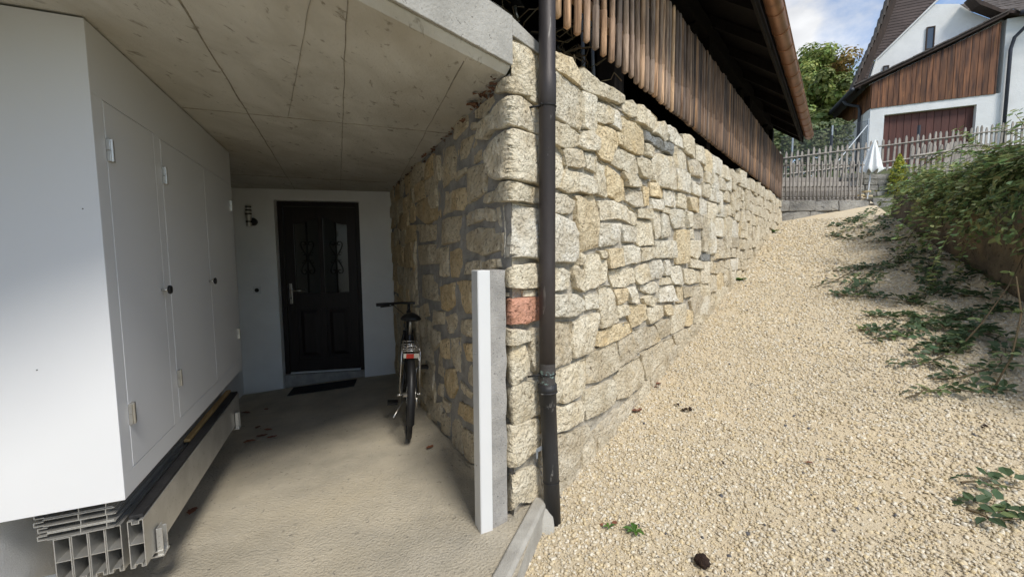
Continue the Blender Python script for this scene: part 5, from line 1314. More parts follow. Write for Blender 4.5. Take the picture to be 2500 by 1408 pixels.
# ------------------------------------------------------------------ foliage helpers
def leaf_cloud(name, P_, Nn, size, mat_, parent, tint, fold=.25, aspect=.55, kind=None):
    """every leaf is a small folded blade of two quads"""
    n = len(P_); P_ = np.array(P_, float); Nn = np.array(Nn, float); Nn /= np.linalg.norm(Nn, axis=1)[:, None] + 1e-9
    ref = np.where(np.abs(Nn[:, 2:3]) > .9, np.array([[1., 0, 0]]), np.array([[0, 0, 1.]]))
    u = np.cross(ref, Nn); u /= np.linalg.norm(u, axis=1)[:, None] + 1e-9; w = np.cross(Nn, u)
    an = rng.uniform(0, 2 * np.pi, n)[:, None]; a = u * np.cos(an) + w * np.sin(an); b = np.cross(Nn, a)
    s = np.array(size)[:, None] if np.ndim(size) else size
    s = s * np.ones((n, 1))
    l, h = a * s, b * s * aspect
    v = np.stack([P_ - l, P_ - l * .15 + h - Nn * s * fold * .0, P_ + l * .55 + h * .7, P_ + l * 1.05 - Nn * s * fold, P_ + l * .55 - h * .7, P_ - l * .15 - h, P_ + l * .1 - Nn * s * fold * .6], 1).reshape(-1, 3)
    q = np.array([[0, 1, 6, 6], [0, 6, 5, 5], [1, 2, 3, 6], [6, 3, 4, 5]])
    if parent is not None: v = v - np.array(root_of(parent).location)
    me = bpy.data.meshes.new(name)
    idx = np.arange(n)[:, None] * 7
    tri = np.array([[0, 1, 6], [0, 6, 5]]); qd = np.array([[1, 2, 3, 6], [6, 3, 4, 5]])
    loops = np.concatenate([(idx + tri.reshape(1, -1)), (idx + qd.reshape(1, -1))], 1).reshape(-1)
    st = (np.arange(n)[:, None] * 14 + np.array([[0, 3, 6, 10]])).reshape(-1)
    me.vertices.add(n * 7); me.vertices.foreach_set('co', v.ravel())
    me.loops.add(n * 14); me.loops.foreach_set('vertex_index', loops.astype(np.int32))
    me.polygons.add(n * 4); me.polygons.foreach_set('loop_start', st.astype(np.int32))
    t = np.repeat(np.array(tint, float), 7, 0); at = me.attributes.new('tint', 'FLOAT_COLOR', 'POINT')
    at.data.foreach_set('color', np.concatenate([t, np.ones((n * 7, 1))], 1).ravel())
    me.update(calc_edges=True); me.materials.append(mat_)
    o = bpy.data.objects.new(name, me); COL.objects.link(o)
    if parent is not None: o.parent = parent
    if kind: o['kind'] = kind
    return o
def tints(n, lo=.6, hi=1.35, warm=.15):
    t = rng.uniform(lo, hi, (n, 1)) * np.ones((1, 3)); t[:, 0] *= rng.uniform(1 - warm, 1 + warm * 1.6, n); return t

# ------------------------------------------------------------------ retaining wall and brambles on the right
def rtop(k):
    return float(np.interp(k, [0, .1, .55, .68, 1], [2.26, 2.18, 1.68, 1.61, 1.50]))
def retaining():
    b = thing('retaining_wall', 'low stained concrete retaining wall along the right edge of the path', 'retaining wall', RA.lerp(RB, .5) + UP * .8)
    m = MB(); n, k = 60, 12; vv = []
    for i in range(n + 1):
        u = i / n; p = RA.lerp(RB, u); zb = gz(p.x, p.y) - .15; zt = rtop(u)
        for j in range(k + 1):
            z = zb + (zt - zb) * j / k
            q = p + UP * z + RN * (noise.noise(V(p.x * 3, p.y * 3, z * 3)) * .02 + noise.noise(V(p.x * 11, p.y * 11, z * 11)) * .008 - .012 * (j == k))
            vv.append(q)
        vv.append(p + UP * zt - RN * .28)
    k2 = k + 2
    m.add(vv, [(i * k2 + j, (i + 1) * k2 + j, (i + 1) * k2 + j + 1, i * k2 + j + 1) for i in range(n) for j in range(k2 - 1)])
    m.build('wall_face', M['retain'], b)
    m = MB(); m.box(RB + UP * -.4 - RN * .0, -RN * 3.2, RD * .25, UP * 1.895); m.build('wall_return', M['retain'], b)
    P = []
    for i in range(25):
        u = i / 24; p = RA.lerp(RB, u); row = []
        for j, off in enumerate((.2, .8, 1.6, 3, 5, 9)):
            q = p - RN * off; q.z = rtop(u) - .05 + .12 * off * (off < 4) + (.48 if off > 4 else 0) + noise.noise(q * 1.5) * .05; row.append(q)
        P.append(row)
    sheet('bank', P, M['hill'])
retaining()
def brambles():
    b = thing('bramble_bush', 'sprawling green bramble bush spilling over the retaining wall on the right', 'bush', RA.lerp(RB, .5) - RN * .5 + UP * 1.6)
    pts, nr, sz = [], [], []
    n = 15000
    for i in range(n):
        k = .07 + .70 * rng.uniform(0, 1) ** .9; ph = rng.uniform(-.35, 2.6)
        H = float(np.interp(k, [0, .12, .3, .5, .75, 1], [.06, .16, .42, .68, .92, 1.0])) * (1 + .22 * noise.noise(V(k * 9, ph * 1.2, 2)))
        dep = rng.uniform(0, 1) ** 2 * .38
        w = float(np.interp(k, [0, .3, 1], [.35, .62, .95])) * (1 + .25 * noise.noise(V(k * 13, ph * 1.6, 7)))
        lump = 1 + .16 * noise.noise(V(k * 30, ph * 4, 4))
        off = .50 - (w * lump - dep) * math.cos(ph); z = (H * lump - dep * .8) * math.sin(ph)
        if ph < 0 and rng.uniform() < .45: continue
        p = RA.lerp(RB, k) - RN * off + UP * (rtop(k) + z)
        if off < .0 and noise.noise(V(k * 16, ph, 1)) < -.05: continue
        c, s = math.cos(ph), math.sin(ph)
        d = RN * (c) + UP * max(.35, s + .3) + V(*rng.normal(0, .45, 3))
        pts.append(p); nr.append(d); sz.append(rng.uniform(.020, .040))
    t = tints(len(pts), .55, 1.6, .25)
    leaf_cloud('foliage', pts, nr, sz, M['leaf'], b, t, .35, .62, kind='stuff')
    rr = random.Random(4); lp, ln, lsz = [], [], []
    for i in range(150):
        k = .06 + .70 * rr.random(); hk = float(np.interp(k, [0, .12, .3, .5, .75], [.1, .2, .5, .8, 1.05]))
        p = RA.lerp(RB, k) - RN * rr.uniform(.15, 1.1) + UP * (rtop(k) + rr.uniform(.05, .55) * hk); pts_ = [p]
        out_ = rr.random() < .6
        d = RN * (rr.uniform(.4, 1) if out_ else rr.uniform(-.3, .4)) + RD * rr.uniform(-.8, .6) + UP * rr.uniform(.5, 1.1); d.normalize()
        nseg = (rr.randint(11, 23) if out_ else rr.randint(6, 11)); nseg = int(nseg * (.5 if k < .25 else .75 if k < .42 else 1))
        for j in range(nseg):
            p = p + d * .07; d = (d + V(0, 0, -.15 if out_ else -.09)).normalized(); pts_.append(p)
            if p.z < gz(p.x, p.y) + .03: break
        MB().tube(pts_, [.0050 - .0032 * j / len(pts_) for j in range(len(pts_))], 4, False).build('cane', M['greenstem'] if rr.random() < .55 else M['stem'], b, True)
        for q in pts_[1:]:
            for _ in range(rr.choice((4, 5, 6))): lp.append(q + V(rr.uniform(-.055, .055), rr.uniform(-.055, .055), rr.uniform(-.02, .045))); ln.append(V(rr.uniform(-.55, .55), rr.uniform(-.55, .55), 1) + RN * .25); lsz.append(rr.uniform(.02, .040))
    leaf_cloud('cane_leaves', lp, ln, np.array(lsz), M['leaf'], b, tints(len(lp), .75, 1.7, .22), .3, .6, kind='stuff')
brambles()

# a three-fingered bramble leaf, shared by all runners
def trifoliate(name, mt_, s=.05):
    vv, ff = [], []
    for a, l in ((0, 1.0), (1.25, .8), (-1.25, .8)):
        d = V(math.cos(a), math.sin(a), 0); e = V(-d.y, d.x, 0); b = len(vv); o_ = d * .18
        vv += [o_, o_ + d * .32 * l + e * .34 * l + UP * .05, o_ + d * .75 * l + e * .26 * l + UP * .02, o_ + d * 1.1 * l - UP * .16, o_ + d * .75 * l - e * .26 * l + UP * .02, o_ + d * .32 * l - e * .34 * l + UP * .05, o_ + d * .55 * l - UP * .07]
        ff += [(b, b + 6, b + 1), (b, b + 5, b + 6), (b + 1, b + 6, b + 3, b + 2), (b + 6, b + 5, b + 4, b + 3)]
    me = bpy.data.meshes.new(name); me.from_pydata([tuple(v * s) for v in vv], [], ff); me.update(); me.materials.append(mt_)
    at = me.attributes.new('tint', 'FLOAT_COLOR', 'POINT'); at.data.foreach_set('color', np.ones(len(vv) * 4, np.float32)); return me
LEAF = [trifoliate('leaf', M['leafdark'], .062), trifoliate('leaf', M['leafdark'], .05), trifoliate('leaf', M['leaf'], .052)]
def runners():
    rr = random.Random(77); total = 0
    NAMES = ['uppermost', 'second', 'third', 'fourth', 'fifth', 'sixth', 'seventh', 'eighth', 'ninth', 'tenth', 'eleventh', 'twelfth', 'thirteenth', 'fourteenth', 'fifteenth', 'sixteenth', 'seventeenth', 'eighteenth', 'nineteenth', 'twentieth', 'twenty-first', 'twenty-second', 'twenty-third', 'twenty-fourth', 'twenty-fifth', 'twenty-sixth']
    order = sorted(range(len(RUNNERS)), key=lambda i: -sum(p[1] for p in RUNNERS[i]) / len(RUNNERS[i]))
    for rank, i in enumerate(order):
        line = RUNNERS[i]
        P_ = [V(x, y, 0) for x, y in line]; L = sum((b - a).length for a, b in zip(P_[:-1], P_[1:]))
        t = thing('bramble_runner', NAMES[rank] + ' bramble runner from the far end, creeping over the gravel', 'bramble', V(P_[0].x, P_[0].y, gz(P_[0].x, P_[0].y)), group='bramble runners creeping over the gravel')
        n = max(6, int(L / .04)); pts = []
        for k in range(n + 1):
            d = L * k / n; acc = 0
            for a, b in zip(P_[:-1], P_[1:]):
                l = (b - a).length
                if d <= acc + l + 1e-6:
                    p = a.lerp(b, (d - acc) / l); break
                acc += l
            p = p + V(noise.noise(V(k * .3, i, 0)) * .02, noise.noise(V(k * .3, i, 9)) * .02, 0)
            p.z = gz(p.x, p.y) + .022 + .02 * abs(noise.noise(V(k * .35, i, 3))); pts.append(p)
        MB().tube(pts, [.0052 - .003 * k / n for k in range(n + 1)], 5, False).build('stem', M['stem'], t, True)
        q = .02; nl = 0; side = 1
        while q < L and nl < 28:
            kk = min(n - 1, int(q / L * n)); base = pts[kk]; d = pts[kk + 1] - pts[kk]; hd = math.atan2(d.y, d.x)
            thick = 2 if (3.0 < base.x < 4.6 and base.y < 4.6) else 1
            for _ in range(thick):
                o = bpy.data.objects.new('leaf', LEAF[rr.choice((0, 0, 1, 1, 1, 2))]); COL.objects.link(o); o.parent = t
                an = hd + side * rr.uniform(.5, 1.5); off = rr.uniform(.012, .05)
                o.location = base + V(math.cos(an) * off, math.sin(an) * off, rr.uniform(.006, .03)) - t.location
                o.rotation_euler = (rr.uniform(-.7, .7), rr.uniform(-.75, .15), an); s = rr.uniform(.75, 1.35) * (1.25 if base.y > 5.5 else 1); o.scale = (s, s, s); nl += 1; side = -side
            q += rr.uniform(.6, 1.4) * max(.045, L / 26 * thick)
    # two arching canes standing over the path edge
    for k, (pl, lab) in enumerate([([(3.35, 3.05), (3.62, 3.12), (3.95, 3.25), (4.3, 3.45)], 'bare arching bramble cane rising from the gravel to the wall'), ([(3.05, 2.55), (3.25, 2.62), (3.45, 2.75), (3.7, 3.0)], 'lower arching bramble cane near the right edge')]):
        t = thing('bramble_cane', lab, 'bramble', V(pl[0][0], pl[0][1], gz(*pl[0])))
        zs = [0, .22, .48, .72]; pts = [V(x, y, gz(*pl[0]) + z) for (x, y), z in zip(pl, zs)]
        MB().tube(pts, [.006, .0055, .005, .004], 6).build('stem', M['stem'], t, True)
        for p in pts[1:]:
            for _ in range(2):
                o = bpy.data.objects.new('leaf', LEAF[2]); COL.objects.link(o); o.parent = t; o.location = p + V(rr.uniform(-.05, .05), rr.uniform(-.05, .05), .02) - t.location; o.rotation_euler = (rr.uniform(-.4, .4), rr.uniform(-.4, .4), rr.uniform(0, 6))
runners()
def ground_cover():                                          # low leaf litter where the runners knit together
    pts, nr = [], []
    for i in range(800):
        c = [(3.62, 3.35, .28), (3.3, 3.05, .16), (3.95, 3.6, .22), (4.7, 4.9, .22), (4.95, 4.35, .20), (4.35, 4.1, .18), (5.25, 5.4, .25), (5.9, 6.5, .35), (4.9, 5.15, .2), (3.95, 3.95, .12)][int(rng.integers(0, 10))]
        x, y = c[0] + rng.normal(0, c[2] * .75), c[1] + rng.normal(0, c[2] * .55)
        if (V(x, y, 0) - RA).dot(RN) < .03 or noise.noise(V(x * 7, y * 7, 2)) < -.02: continue
        pts.append(V(x, y, gz(x, y) + rng.uniform(.02, .075))); nr.append(V(rng.normal(0, .35), rng.normal(0, .35), 1))
    o = leaf_cloud('bramble_mat', pts, nr, rng.uniform(.018, .036, len(pts)), M['leafdark'], None, tints(len(pts), .6, 1.5, .2), .3, .65)
    tag(o, 'mat of dark bramble leaves knitted together on the gravel by the wall', 'brambles', kind='stuff')
ground_cover()

# ------------------------------------------------------------------ golden conifer, hedge, trees
def conifer():
    b = thing('golden_conifer', 'small yellow green conifer growing right of the parasol', 'shrub', V(8.68, 9.35, 2.5))
    pts, nr = [], []
    for i in range(2600):
        h = rng.uniform(0, 1); r = .27 * (1 - h) ** .75 * (1 + .25 * noise.noise(V(h * 6, i * .01, 0))) * rng.uniform(.55, 1.1); a = rng.uniform(0, 6.28)
        pts.append(V(8.68 + math.cos(a) * r, 9.35 + math.sin(a) * r, 2.55 + h * .90)); nr.append(V(math.cos(a) * .8, math.sin(a) * .8, .5) + V(*rng.normal(0, .4, 3)))
    leaf_cloud('foliage', pts, nr, rng.uniform(.014, .028, len(pts)), M['leafshrub'], b, tints(len(pts), .55, 1.3, .12), .3, .4, kind='stuff')
    MB().tube([V(8.68, 9.35, 2.3), V(8.68, 9.35, 3.2)], [.03, .01], 8).build('trunk', M['bark'], b)
conifer()
def hedge():
    h = thing('hedge', 'dark green hedge behind the chain link fence', 'hedge', V(11.2, 16.2, 3.7))
    pts, nr = [], []
    for i in range(6500):
        u, v, w = rng.uniform(0, 1), rng.uniform(0, 1), rng.uniform(0, 1)
        f = rng.integers(0, 3)
        if f == 0: w = 1 - .25 * rng.uniform() ** 2
        if f == 1: v = .25 * rng.uniform() ** 2
        bump = .25 * noise.noise(V(u * 6, w * 2, 3))
        p = V(9.2, 15.4, 3.5).lerp(V(14.0, 17.2, 4.5), u) + V(-.35, .93, 0) * (v * 1.2 + bump) + UP * (w * 2.2 * (1 + .12 * noise.noise(V(u * 9, v * 3, 8))))
        pts.append(p); nr.append(V(-.2, -.8, .7) + V(*rng.normal(0, .5, 3)))
    leaf_cloud('foliage', pts, nr, rng.uniform(.05, .10, len(pts)), M['leaf'], h, tints(len(pts), .4, 1.0, .15), .3, .6, kind='stuff')
    for u in (.1, .35, .6, .85):
        p = V(9.2, 15.4, 3.4).lerp(V(14.0, 17.2, 4.4), u) + V(-.2, .55, 0); MB().tube([p, p + UP * 1.6], [.05, .02], 6).build('trunk', M['bark'], h)
hedge()
def tree(label, x, y, h, w, mt_, seed, nleaf=2600, ls=.26, zb=None):
    rr = random.Random(seed); z0 = gz(x, y) if zb is None else zb
    t = thing('tree', label, 'tree', V(x, y, z0), group=None)
    m = MB(); top = V(x + rr.uniform(-.4, .4), y, z0 + h * .85); m.tube([V(x, y, z0 - .5), V(x, y, z0 + h * .3), top], [h * .028, h * .02, h * .006], 8)
    limbs = []
    for k in range(11):
        f = rr.uniform(.25, .8); p = V(x, y, z0 + h * .3).lerp(top, max(0, (f - .3) / .55)) if f > .3 else V(x, y, z0 + h * f)
        a = rr.uniform(0, 6.28); l = w * rr.uniform(.55, 1.0) * (1.15 - f * .55)
        q = p + V(math.cos(a) * l, math.sin(a) * l, l * rr.uniform(.2, .7)); m.tube([p, p.lerp(q, .5) + UP * .1, q], [h * .009, h * .006, h * .002], 5); limbs.append((p, q))
    m.build('trunk', M['bark'], t, True)
    pts, nr, tn = [], [], []
    clumps = [q for p, q in limbs] + [p.lerp(q, .6) for p, q in limbs] + [top, top - UP * h * .12] + [top + V(rr.uniform(-.4, .4) * w, rr.uniform(-.4, .4) * w, -rr.uniform(.05, .3) * h) for _ in range(7)]
    cl = [(c, w * rr.uniform(.2, .36), rr.uniform(.7, 1.25)) for c in clumps]
    for i in range(nleaf):
        c, r, ti = cl[i % len(cl)]
        d = V(*rng.normal(0, 1, 3)); d.normalize(); rad = r * rng.uniform(.35, 1.) ** .6
        pts.append(c + V(d.x * rad, d.y * rad, d.z * rad * .75)); nr.append(d + V(0, 0, .6)); tn.append(ti)
    tt = tints(len(pts), .7, 1.3, .15) * np.array(tn)[:, None]
    leaf_cloud('crown', pts, nr, rng.uniform(ls * .6, ls * 1.2, len(pts)), mt_, t, tt, .3, .7, kind='stuff')
for a in [('tall dark green tree right behind the shed gutter', 31.0, 44, 13.0, 4.0, M['leaftree'], 1), ('rust coloured autumn tree on the slope', 34.6, 45.5, 11.2, 4.0, M['leafrust'], 3), ('light green tree between the rust coloured one and the house roof', 37.2, 47, 10.4, 4.2, M['leaftree'], 4),
          ('low tree half hidden by the house roof', 40.2, 48.5, 7.8, 4.0, M['leafrust'], 6), ('pale yellowish tree low beside the gutter end', 23.6, 33, 6.0, 3.0, M['leaftree'], 5), ('bushy tree standing just behind the pole fence', 14.6, 22.5, 4.0, 2.4, M['leaftree'], 7)]:
    tree(*a, nleaf=5200, ls=.19)
# ------------------------------------------------------------------ the neighbouring house
HC = V(14.9, 17.5, 0); HE = V(.9136, -.4067, 0); HS = V(.4067, .9136, 0); HN = -HS
def H(a, z, n=0.): return HC + HE * a + HN * n + UP * z
def house():
    h = thing('neighbour_house', 'white house with red brown boarded garage gable uphill on the right', 'house', HC + UP * 4.7)
    G = 4.45
    m = MB()                                                 # garage block front with its opening
    bx = lambda a0, a1, z0, z1, n0=0, t=.28, mm=None: (mm or m).box(H(a0, z0, n0), HE * (a1 - a0), HN * -t, UP * (z1 - z0))
    bx(0, .47, G, 7.2); bx(3.23, 3.86, G, 7.2); bx(.47, 3.23, 6.88, 7.2); bx(.47, 3.23, G, 4.77)
    m.build('garage_wall', M['plaster_far'], h)
    m = MB(); m.box(H(0, G, -.285), HE * .3, HS * 7.4, UP * (7.24 - G)); sw = m.build('side_wall', M['plaster_far'], h)
    wd = MB().box(H(-.006, 6.45, -3.68), HE * .02, HS * .55, UP * .55).build('side_window', M['darkwood'], h)
    MB().box(H(-.012, 6.5, -3.73), HE * .012, HS * .45, UP * .45).build('pane', M['glass'], wd)
    # garage door of upright boards
    gd = MB(); gd.box(H(.47, 4.775, -.19), HE * 2.76, HN * -.03, UP * 2.1); gdo = gd.build('garage_door', M['garagewood'], h)
    n = 12; wv = 2.76 / n
    for i in range(n): MB().box(H(.47 + i * wv + .008, 4.785, -.165), HE * (wv - .016), HN * -.024, UP * 2.08).build('board', M['garagewood'], gdo)
    # boarded gable: each board cut to the slope
    rr = random.Random(2); a = .0; k = 0
    zl = lambda q: 8.20 + (9.78 - 8.20) * q / 3.7
    MB().prism([H(0, 7.2, -.03), H(3.72, 7.2, -.03), H(3.72, zl(3.72), -.03), H(0, zl(0), -.03)], HN * -.1).build('gable_backing', M['darkwood'], h)
    while a < 3.7:
        w = rr.uniform(.13, .21); b = min(3.72, a + w); pr = .02 + rr.uniform(0, .014)
        MB().prism([H(a + .006, 7.19 + rr.uniform(-.01, .01), 0), H(b - .006, 7.19, 0), H(b - .006, zl(b) - .02, 0), H(a + .006, zl(a) - .02, 0)], HN * pr).build('cladding_board', M['cladding'], h); a = b
    # boarded flank of the lean-to
    q = 0.
    while q < 7.2:
        w = rr.uniform(.2, .3); MB().box(H(-.03, 7.22, -q - .01) , HE * .03, HS * (w - .015), UP * .98).build('cladding_board', M['cladding'], h); q += w
    MB().box(H(0.002, 7.24, -.3), HE * .2, HS * 7.0, UP * .95).build('flank_backing', M['darkwood'], h)
    # lean-to roof following its sweeping verge
    poly = [(3.80, 9.93), (2.5, 9.34), (1.2, 8.79), (-.1, 8.25), (-.62, 8.03)]
    m = MB(); top = [H(a_, z + .10, .22) for a_, z in poly]; bot = [H(a_, z, .22) for a_, z in poly]
    k = len(poly); back = HS * 7.6
    m.add(top + bot + [p + back for p in top] + [p + back for p in bot],
          [(i, i + 1, k + i + 1, k + i) for i in range(k - 1)] + [(i, i + 1, 2 * k + i + 1, 2 * k + i) for i in range(k - 1)] + [(k + i, k + i + 1, 3 * k + i + 1, 3 * k + i) for i in range(k - 1)] + [(2 * k + i, 2 * k + i + 1, 3 * k + i + 1, 3 * k + i) for i in range(k - 1)] + [(k - 1, 2 * k - 1, 4 * k - 1, 3 * k - 1)])
    rf = m.build('lean_to_roof', M['darkwood'], h)
    L_ = 0.
    for (a0, z0), (a1, z1) in zip(poly[:-1], poly[1:]):
        p0, p1 = H(a0, z0 + .105, .27), H(a1, z1 + .105, .27); d = p1 - p0; n = max(1, round(d.length / .33)); e = d / n
        for i in range(n):
            up_ = V(0, 0, 1) * .03
            MB().box(p0 + e * i + UP * (.012 * (i % 2)), e * 1.12 + UP * -.0, HS * .5, UP * .05).build('verge_tile', M['tile'], rf)
    MB().tube([H(-.72, 7.98, .3), H(-.72, 7.98, -7.4)], .075, 10).build('eaves_gutter', M['darkmetal'], rf, True)
    MB().tube([H(-.70, 7.92, -.9), H(-.60, 7.75, -.9), H(-.16, 7.60, -.9), H(-.1, 7.4, -.9), H(-.1, 4.6, -.9)], .06, 10).build('downpipe', M['darkmetal'], rf, True)
    # gable wall of the main house, set a little back
    B = -.35
    m = MB(); wp = [(.02, 7.6), (0.0, 8.5), (.16, 9.2), (1.88, 11.03), (2.64, 10.86), (3.0, 10.48), (3.6, 10.06), (4.3, 9.9), (9.0, 9.9), (9.0, 4.4), (3.9, 4.4), (3.9, 7.6)]
    m.prism([H(a_, z, B + (.0)) for a_, z in wp], HN * -.3); m.build('gable_wall', M['plaster_far'], h)
    MB().box(H(3.862, 4.4, -.002), HE * 5.2, HN * -.33, UP * 5.45).build('front_wall', M['plaster_far'], h)
    for (a0, a1, z0, z1) in ((1.72, 1.98, 9.32, 10.18), (.43, .62, 8.60, 8.94)):
        m = MB(); t = .035
        m.box(H(a0, z0, B + .05), HE * t, HN * -.1, UP * (z1 - z0)); m.box(H(a1 - t, z0, B + .05), HE * t, HN * -.1, UP * (z1 - z0)); m.box(H(a0 + t, z0, B + .05), HE * (a1 - a0 - 2 * t), HN * -.1, UP * t); m.box(H(a0 + t, z1 - t, B + .05), HE * (a1 - a0 - 2 * t), HN * -.1, UP * t)
        w = m.build('window', M['darkwood'], h); MB().box(H(a0 + t, z0 + t, B + .02), HE * (a1 - a0 - 2 * t), HN * -.02, UP * (z1 - z0 - 2 * t)).build('pane', M['glass'], w)
    # brown shingled upper gable in courses
    sg = MB().prism([H(a_, z, B + .02) for a_, z in ((-.2, 8.3), (-.05, 8.5), (.12, 9.22), (1.9, 11.1), (4.2, 13.2), (1.25, 13.4), (.63, 11.38), (.30, 10.1), (-.02, 9.0))], HN * -.2).build('shingle_backing', M['shingle'], h)
    edge = lambda z: float(np.interp(z, [8.2, 9.0, 10.1, 11.38, 13.4], [-.25, -.05, .30, .63, 1.25])); inner = lambda z: float(np.interp(z, [8.5, 9.22, 11.1, 13.2], [-.05, .12, 1.9, 4.2]))
    z = 8.55; r_ = 0
    while z < 12.9:
        a0, a1 = edge(z) + .02, inner(z) - .03
        MB().prism([H(a0, z, B + .022), H(a1, z, B + .022), H(a1, z, B + .036), H(a0, z, B + .036)], UP * .105 + HN * -.010).build('shingle_course', M['shingle'], sg); z += .11
    MB().tube([H(.02, 8.5, B + .05), H(.18, 9.22, B + .05), H(1.9, 11.05, B + .05), H(3.8, 12.9, B + .05)], .035, 6).build('drip_strip', M['plaster_far'], sg)
    # main roof verge
    vp = [(-.50, 8.05), (-.17, 9.05), (.20, 10.1), (.53, 11.4), (1.10, 13.4)]
    m = MB(); k = len(vp); tp = [H(a_ - .12, z + .02, .15) for a_, z in vp]; bt_ = [H(a_ + .08, z - .04, .15) for a_, z in vp]; bk = HS * .5
    m.add(tp + bt_ + [p + bk for p in tp] + [p + bk for p in bt_], [(i, i + 1, k + i + 1, k + i) for i in range(k - 1)] + [(i, i + 1, 2 * k + i + 1, 2 * k + i) for i in range(k - 1)] + [(k + i, k + i + 1, 3 * k + i + 1, 3 * k + i) for i in range(k - 1)])
    mr = m.build('main_roof', M['darkwood'], h)
    for (a0, z0), (a1, z1) in zip(vp[:-1], vp[1:]):
        p0, p1 = H(a0 - .13, z0, .18), H(a1 - .13, z1, .18); d = p1 - p0; n = round(d.length / .3); e = d / n
        for i in range(n): MB().box(p0 + e * i, e * 1.1 - HE * .05, HS * .4, -HE * .07).build('verge_tile', M['tile'], mr)
    # tiled roof on the right with its eaves gutter
    tr = MB().prism([H(2.75, 10.84, .2), H(3.0, 10.47, .2), H(3.6, 10.04, .2), H(4.2, 9.86, .2), H(9.2, 9.80, .2), H(9.2, 9.92, .2), H(4.2, 9.98, .2), H(3.6, 10.16, .2), H(3.05, 10.6, .2)], HN * -.5).build('front_roof', M['darkwood'], h)
    for row in range(7):
        zz = 9.90 + row * .17; nn = .34 - row * .20; a0 = float(np.interp(zz, [9.9, 10.1, 10.5, 10.9], [4.0, 3.55, 3.0, 2.72])); a = a0 - .1 * (row % 2)
        while a < 8.6:
            v0 = zz + float(np.interp(a, [3.0, 3.6, 4.3], [.12, .04, 0])) * (row < 2)
            MB().prism([H(a, v0, nn), H(a + .29, v0, nn), H(a + .29, v0 + .035, nn), H(a + .145, v0 + .05, nn), H(a, v0 + .035, nn)], HN * -.30 + UP * .215).build('roof_tile', M['tile'], tr); a += .3
    MB().tube([H(4.0, 9.80, .45), H(9.2, 9.74, .45)], .08, 10).build('eaves_gutter', M['darkmetal'], tr, True)
    MB().tube([H(4.45, 9.72, .42), H(4.3, 9.45, .3), H(4.05, 9.1, .12), H(3.98, 8.7, .10), H(3.98, 4.5, .10)], .055, 12).build('downpipe', M['darkmetal'], tr, True)
house()
# chain link fence at the side of the house
def chain_link():
    f = thing('chain_link_fence', 'chain link fence with grey posts below the house flank', 'fence', V(10.2, 13.5, 3.5))
    A, Bp = V(8.1, 12.6, 3.35), V(12.1, 14.2, 4.35); d = Bp - A
    for k, u in enumerate((0.12, .55, .98)):
        p = A + d * u; MB().tube([p - UP * .2, p + UP * 1.42], .025, 8).build('steel_post', M['galv'], f)
    MB().tube([A + d * .62 + UP * .2, A + d * .97 + UP * 1.2], .018, 6).build('brace', M['galv'], f)
    m = MB(); n = 70; Hh = 1.35
    for i in range(-24, n):
        for s in (0, 1):
            u0, u1 = (i / n, (i + 24) / n) if s == 0 else ((i + 24) / n, i / n)
            z0, z1 = 0., Hh
            a0, a1 = u0, u1
            def clip(u): return max(0, min(1, u))
            t0 = 0. if 0 <= a0 <= 1 else ((clip(a0) - a0) / (a1 - a0)); t1 = 1. if 0 <= a1 <= 1 else ((clip(a1) - a0) / (a1 - a0))
            if t1 <= t0: continue
            p, q = A + d * (a0 + (a1 - a0) * t0) + UP * (Hh * t0), A + d * (a0 + (a1 - a0) * t1) + UP * (Hh * t1)
            m.tube([p, q], .0022, 3, False)
    m.tube([A + UP * Hh, Bp + UP * Hh], .004, 4)
    m.build('wire_mesh', M['darkmetal'], f, kind='stuff')
chain_link()

# ------------------------------------------------------------------ small things on the ground
def dung():
    c = V(.815, 1.672, 0); c.z = gz(c.x, c.y) + .012; n, k = 18, 9; vv = []
    for i in range(k + 1):
        th = math.pi * i / k
        for j in range(n):
            a = 2 * math.pi * j / n; d = V(math.sin(th) * math.cos(a), math.sin(th) * math.sin(a), math.cos(th))
            r = 1 + .28 * noise.noise(d * 2.2) + .16 * noise.noise(d * 6)
            vv.append(c + V(d.x * .030 * r, d.y * .036 * r, d.z * .022 * r))
    m = MB().add(vv, [(i * n + j, i * n + (j + 1) % n, (i + 1) * n + (j + 1) % n, (i + 1) * n + j) for i in range(k) for j in range(n)])
    tag(m.build('dung_lump', M['dung'], None, True), 'dark brown lump lying on the gravel at the bottom edge', 'dung')
dung()
rr = random.Random(12)
def dry_leaf(x, y, zf, s, label, grp):
    z = zf(x, y) + .012; a = rr.uniform(0, 6.28); n = 8; vv = []
    for i in range(n + 1):
        u = i / n; w = math.sin(math.pi * u) ** .7 * .38 * (1 + .25 * math.sin(i * 2.4)); b = .10 * math.sin(u * 3.1 + a)
        for sgn in (-1, 0, 1):
            p = V((u - .5) * 1.6, sgn * w, b + .16 * abs(sgn) * w) * s
            vv.append(V(x + p.x * math.cos(a) - p.y * math.sin(a), y + p.x * math.sin(a) + p.y * math.cos(a), z + p.z))
    m = MB().add(vv, [(i * 3 + j, i * 3 + j + 1, i * 3 + j + 4, i * 3 + j + 3) for i in range(n) for j in (0, 1)])
    tag(m.build('dry_leaf', M['deadleaf'], None, True), label, 'dry leaf', grp)
LV = list(range(8))
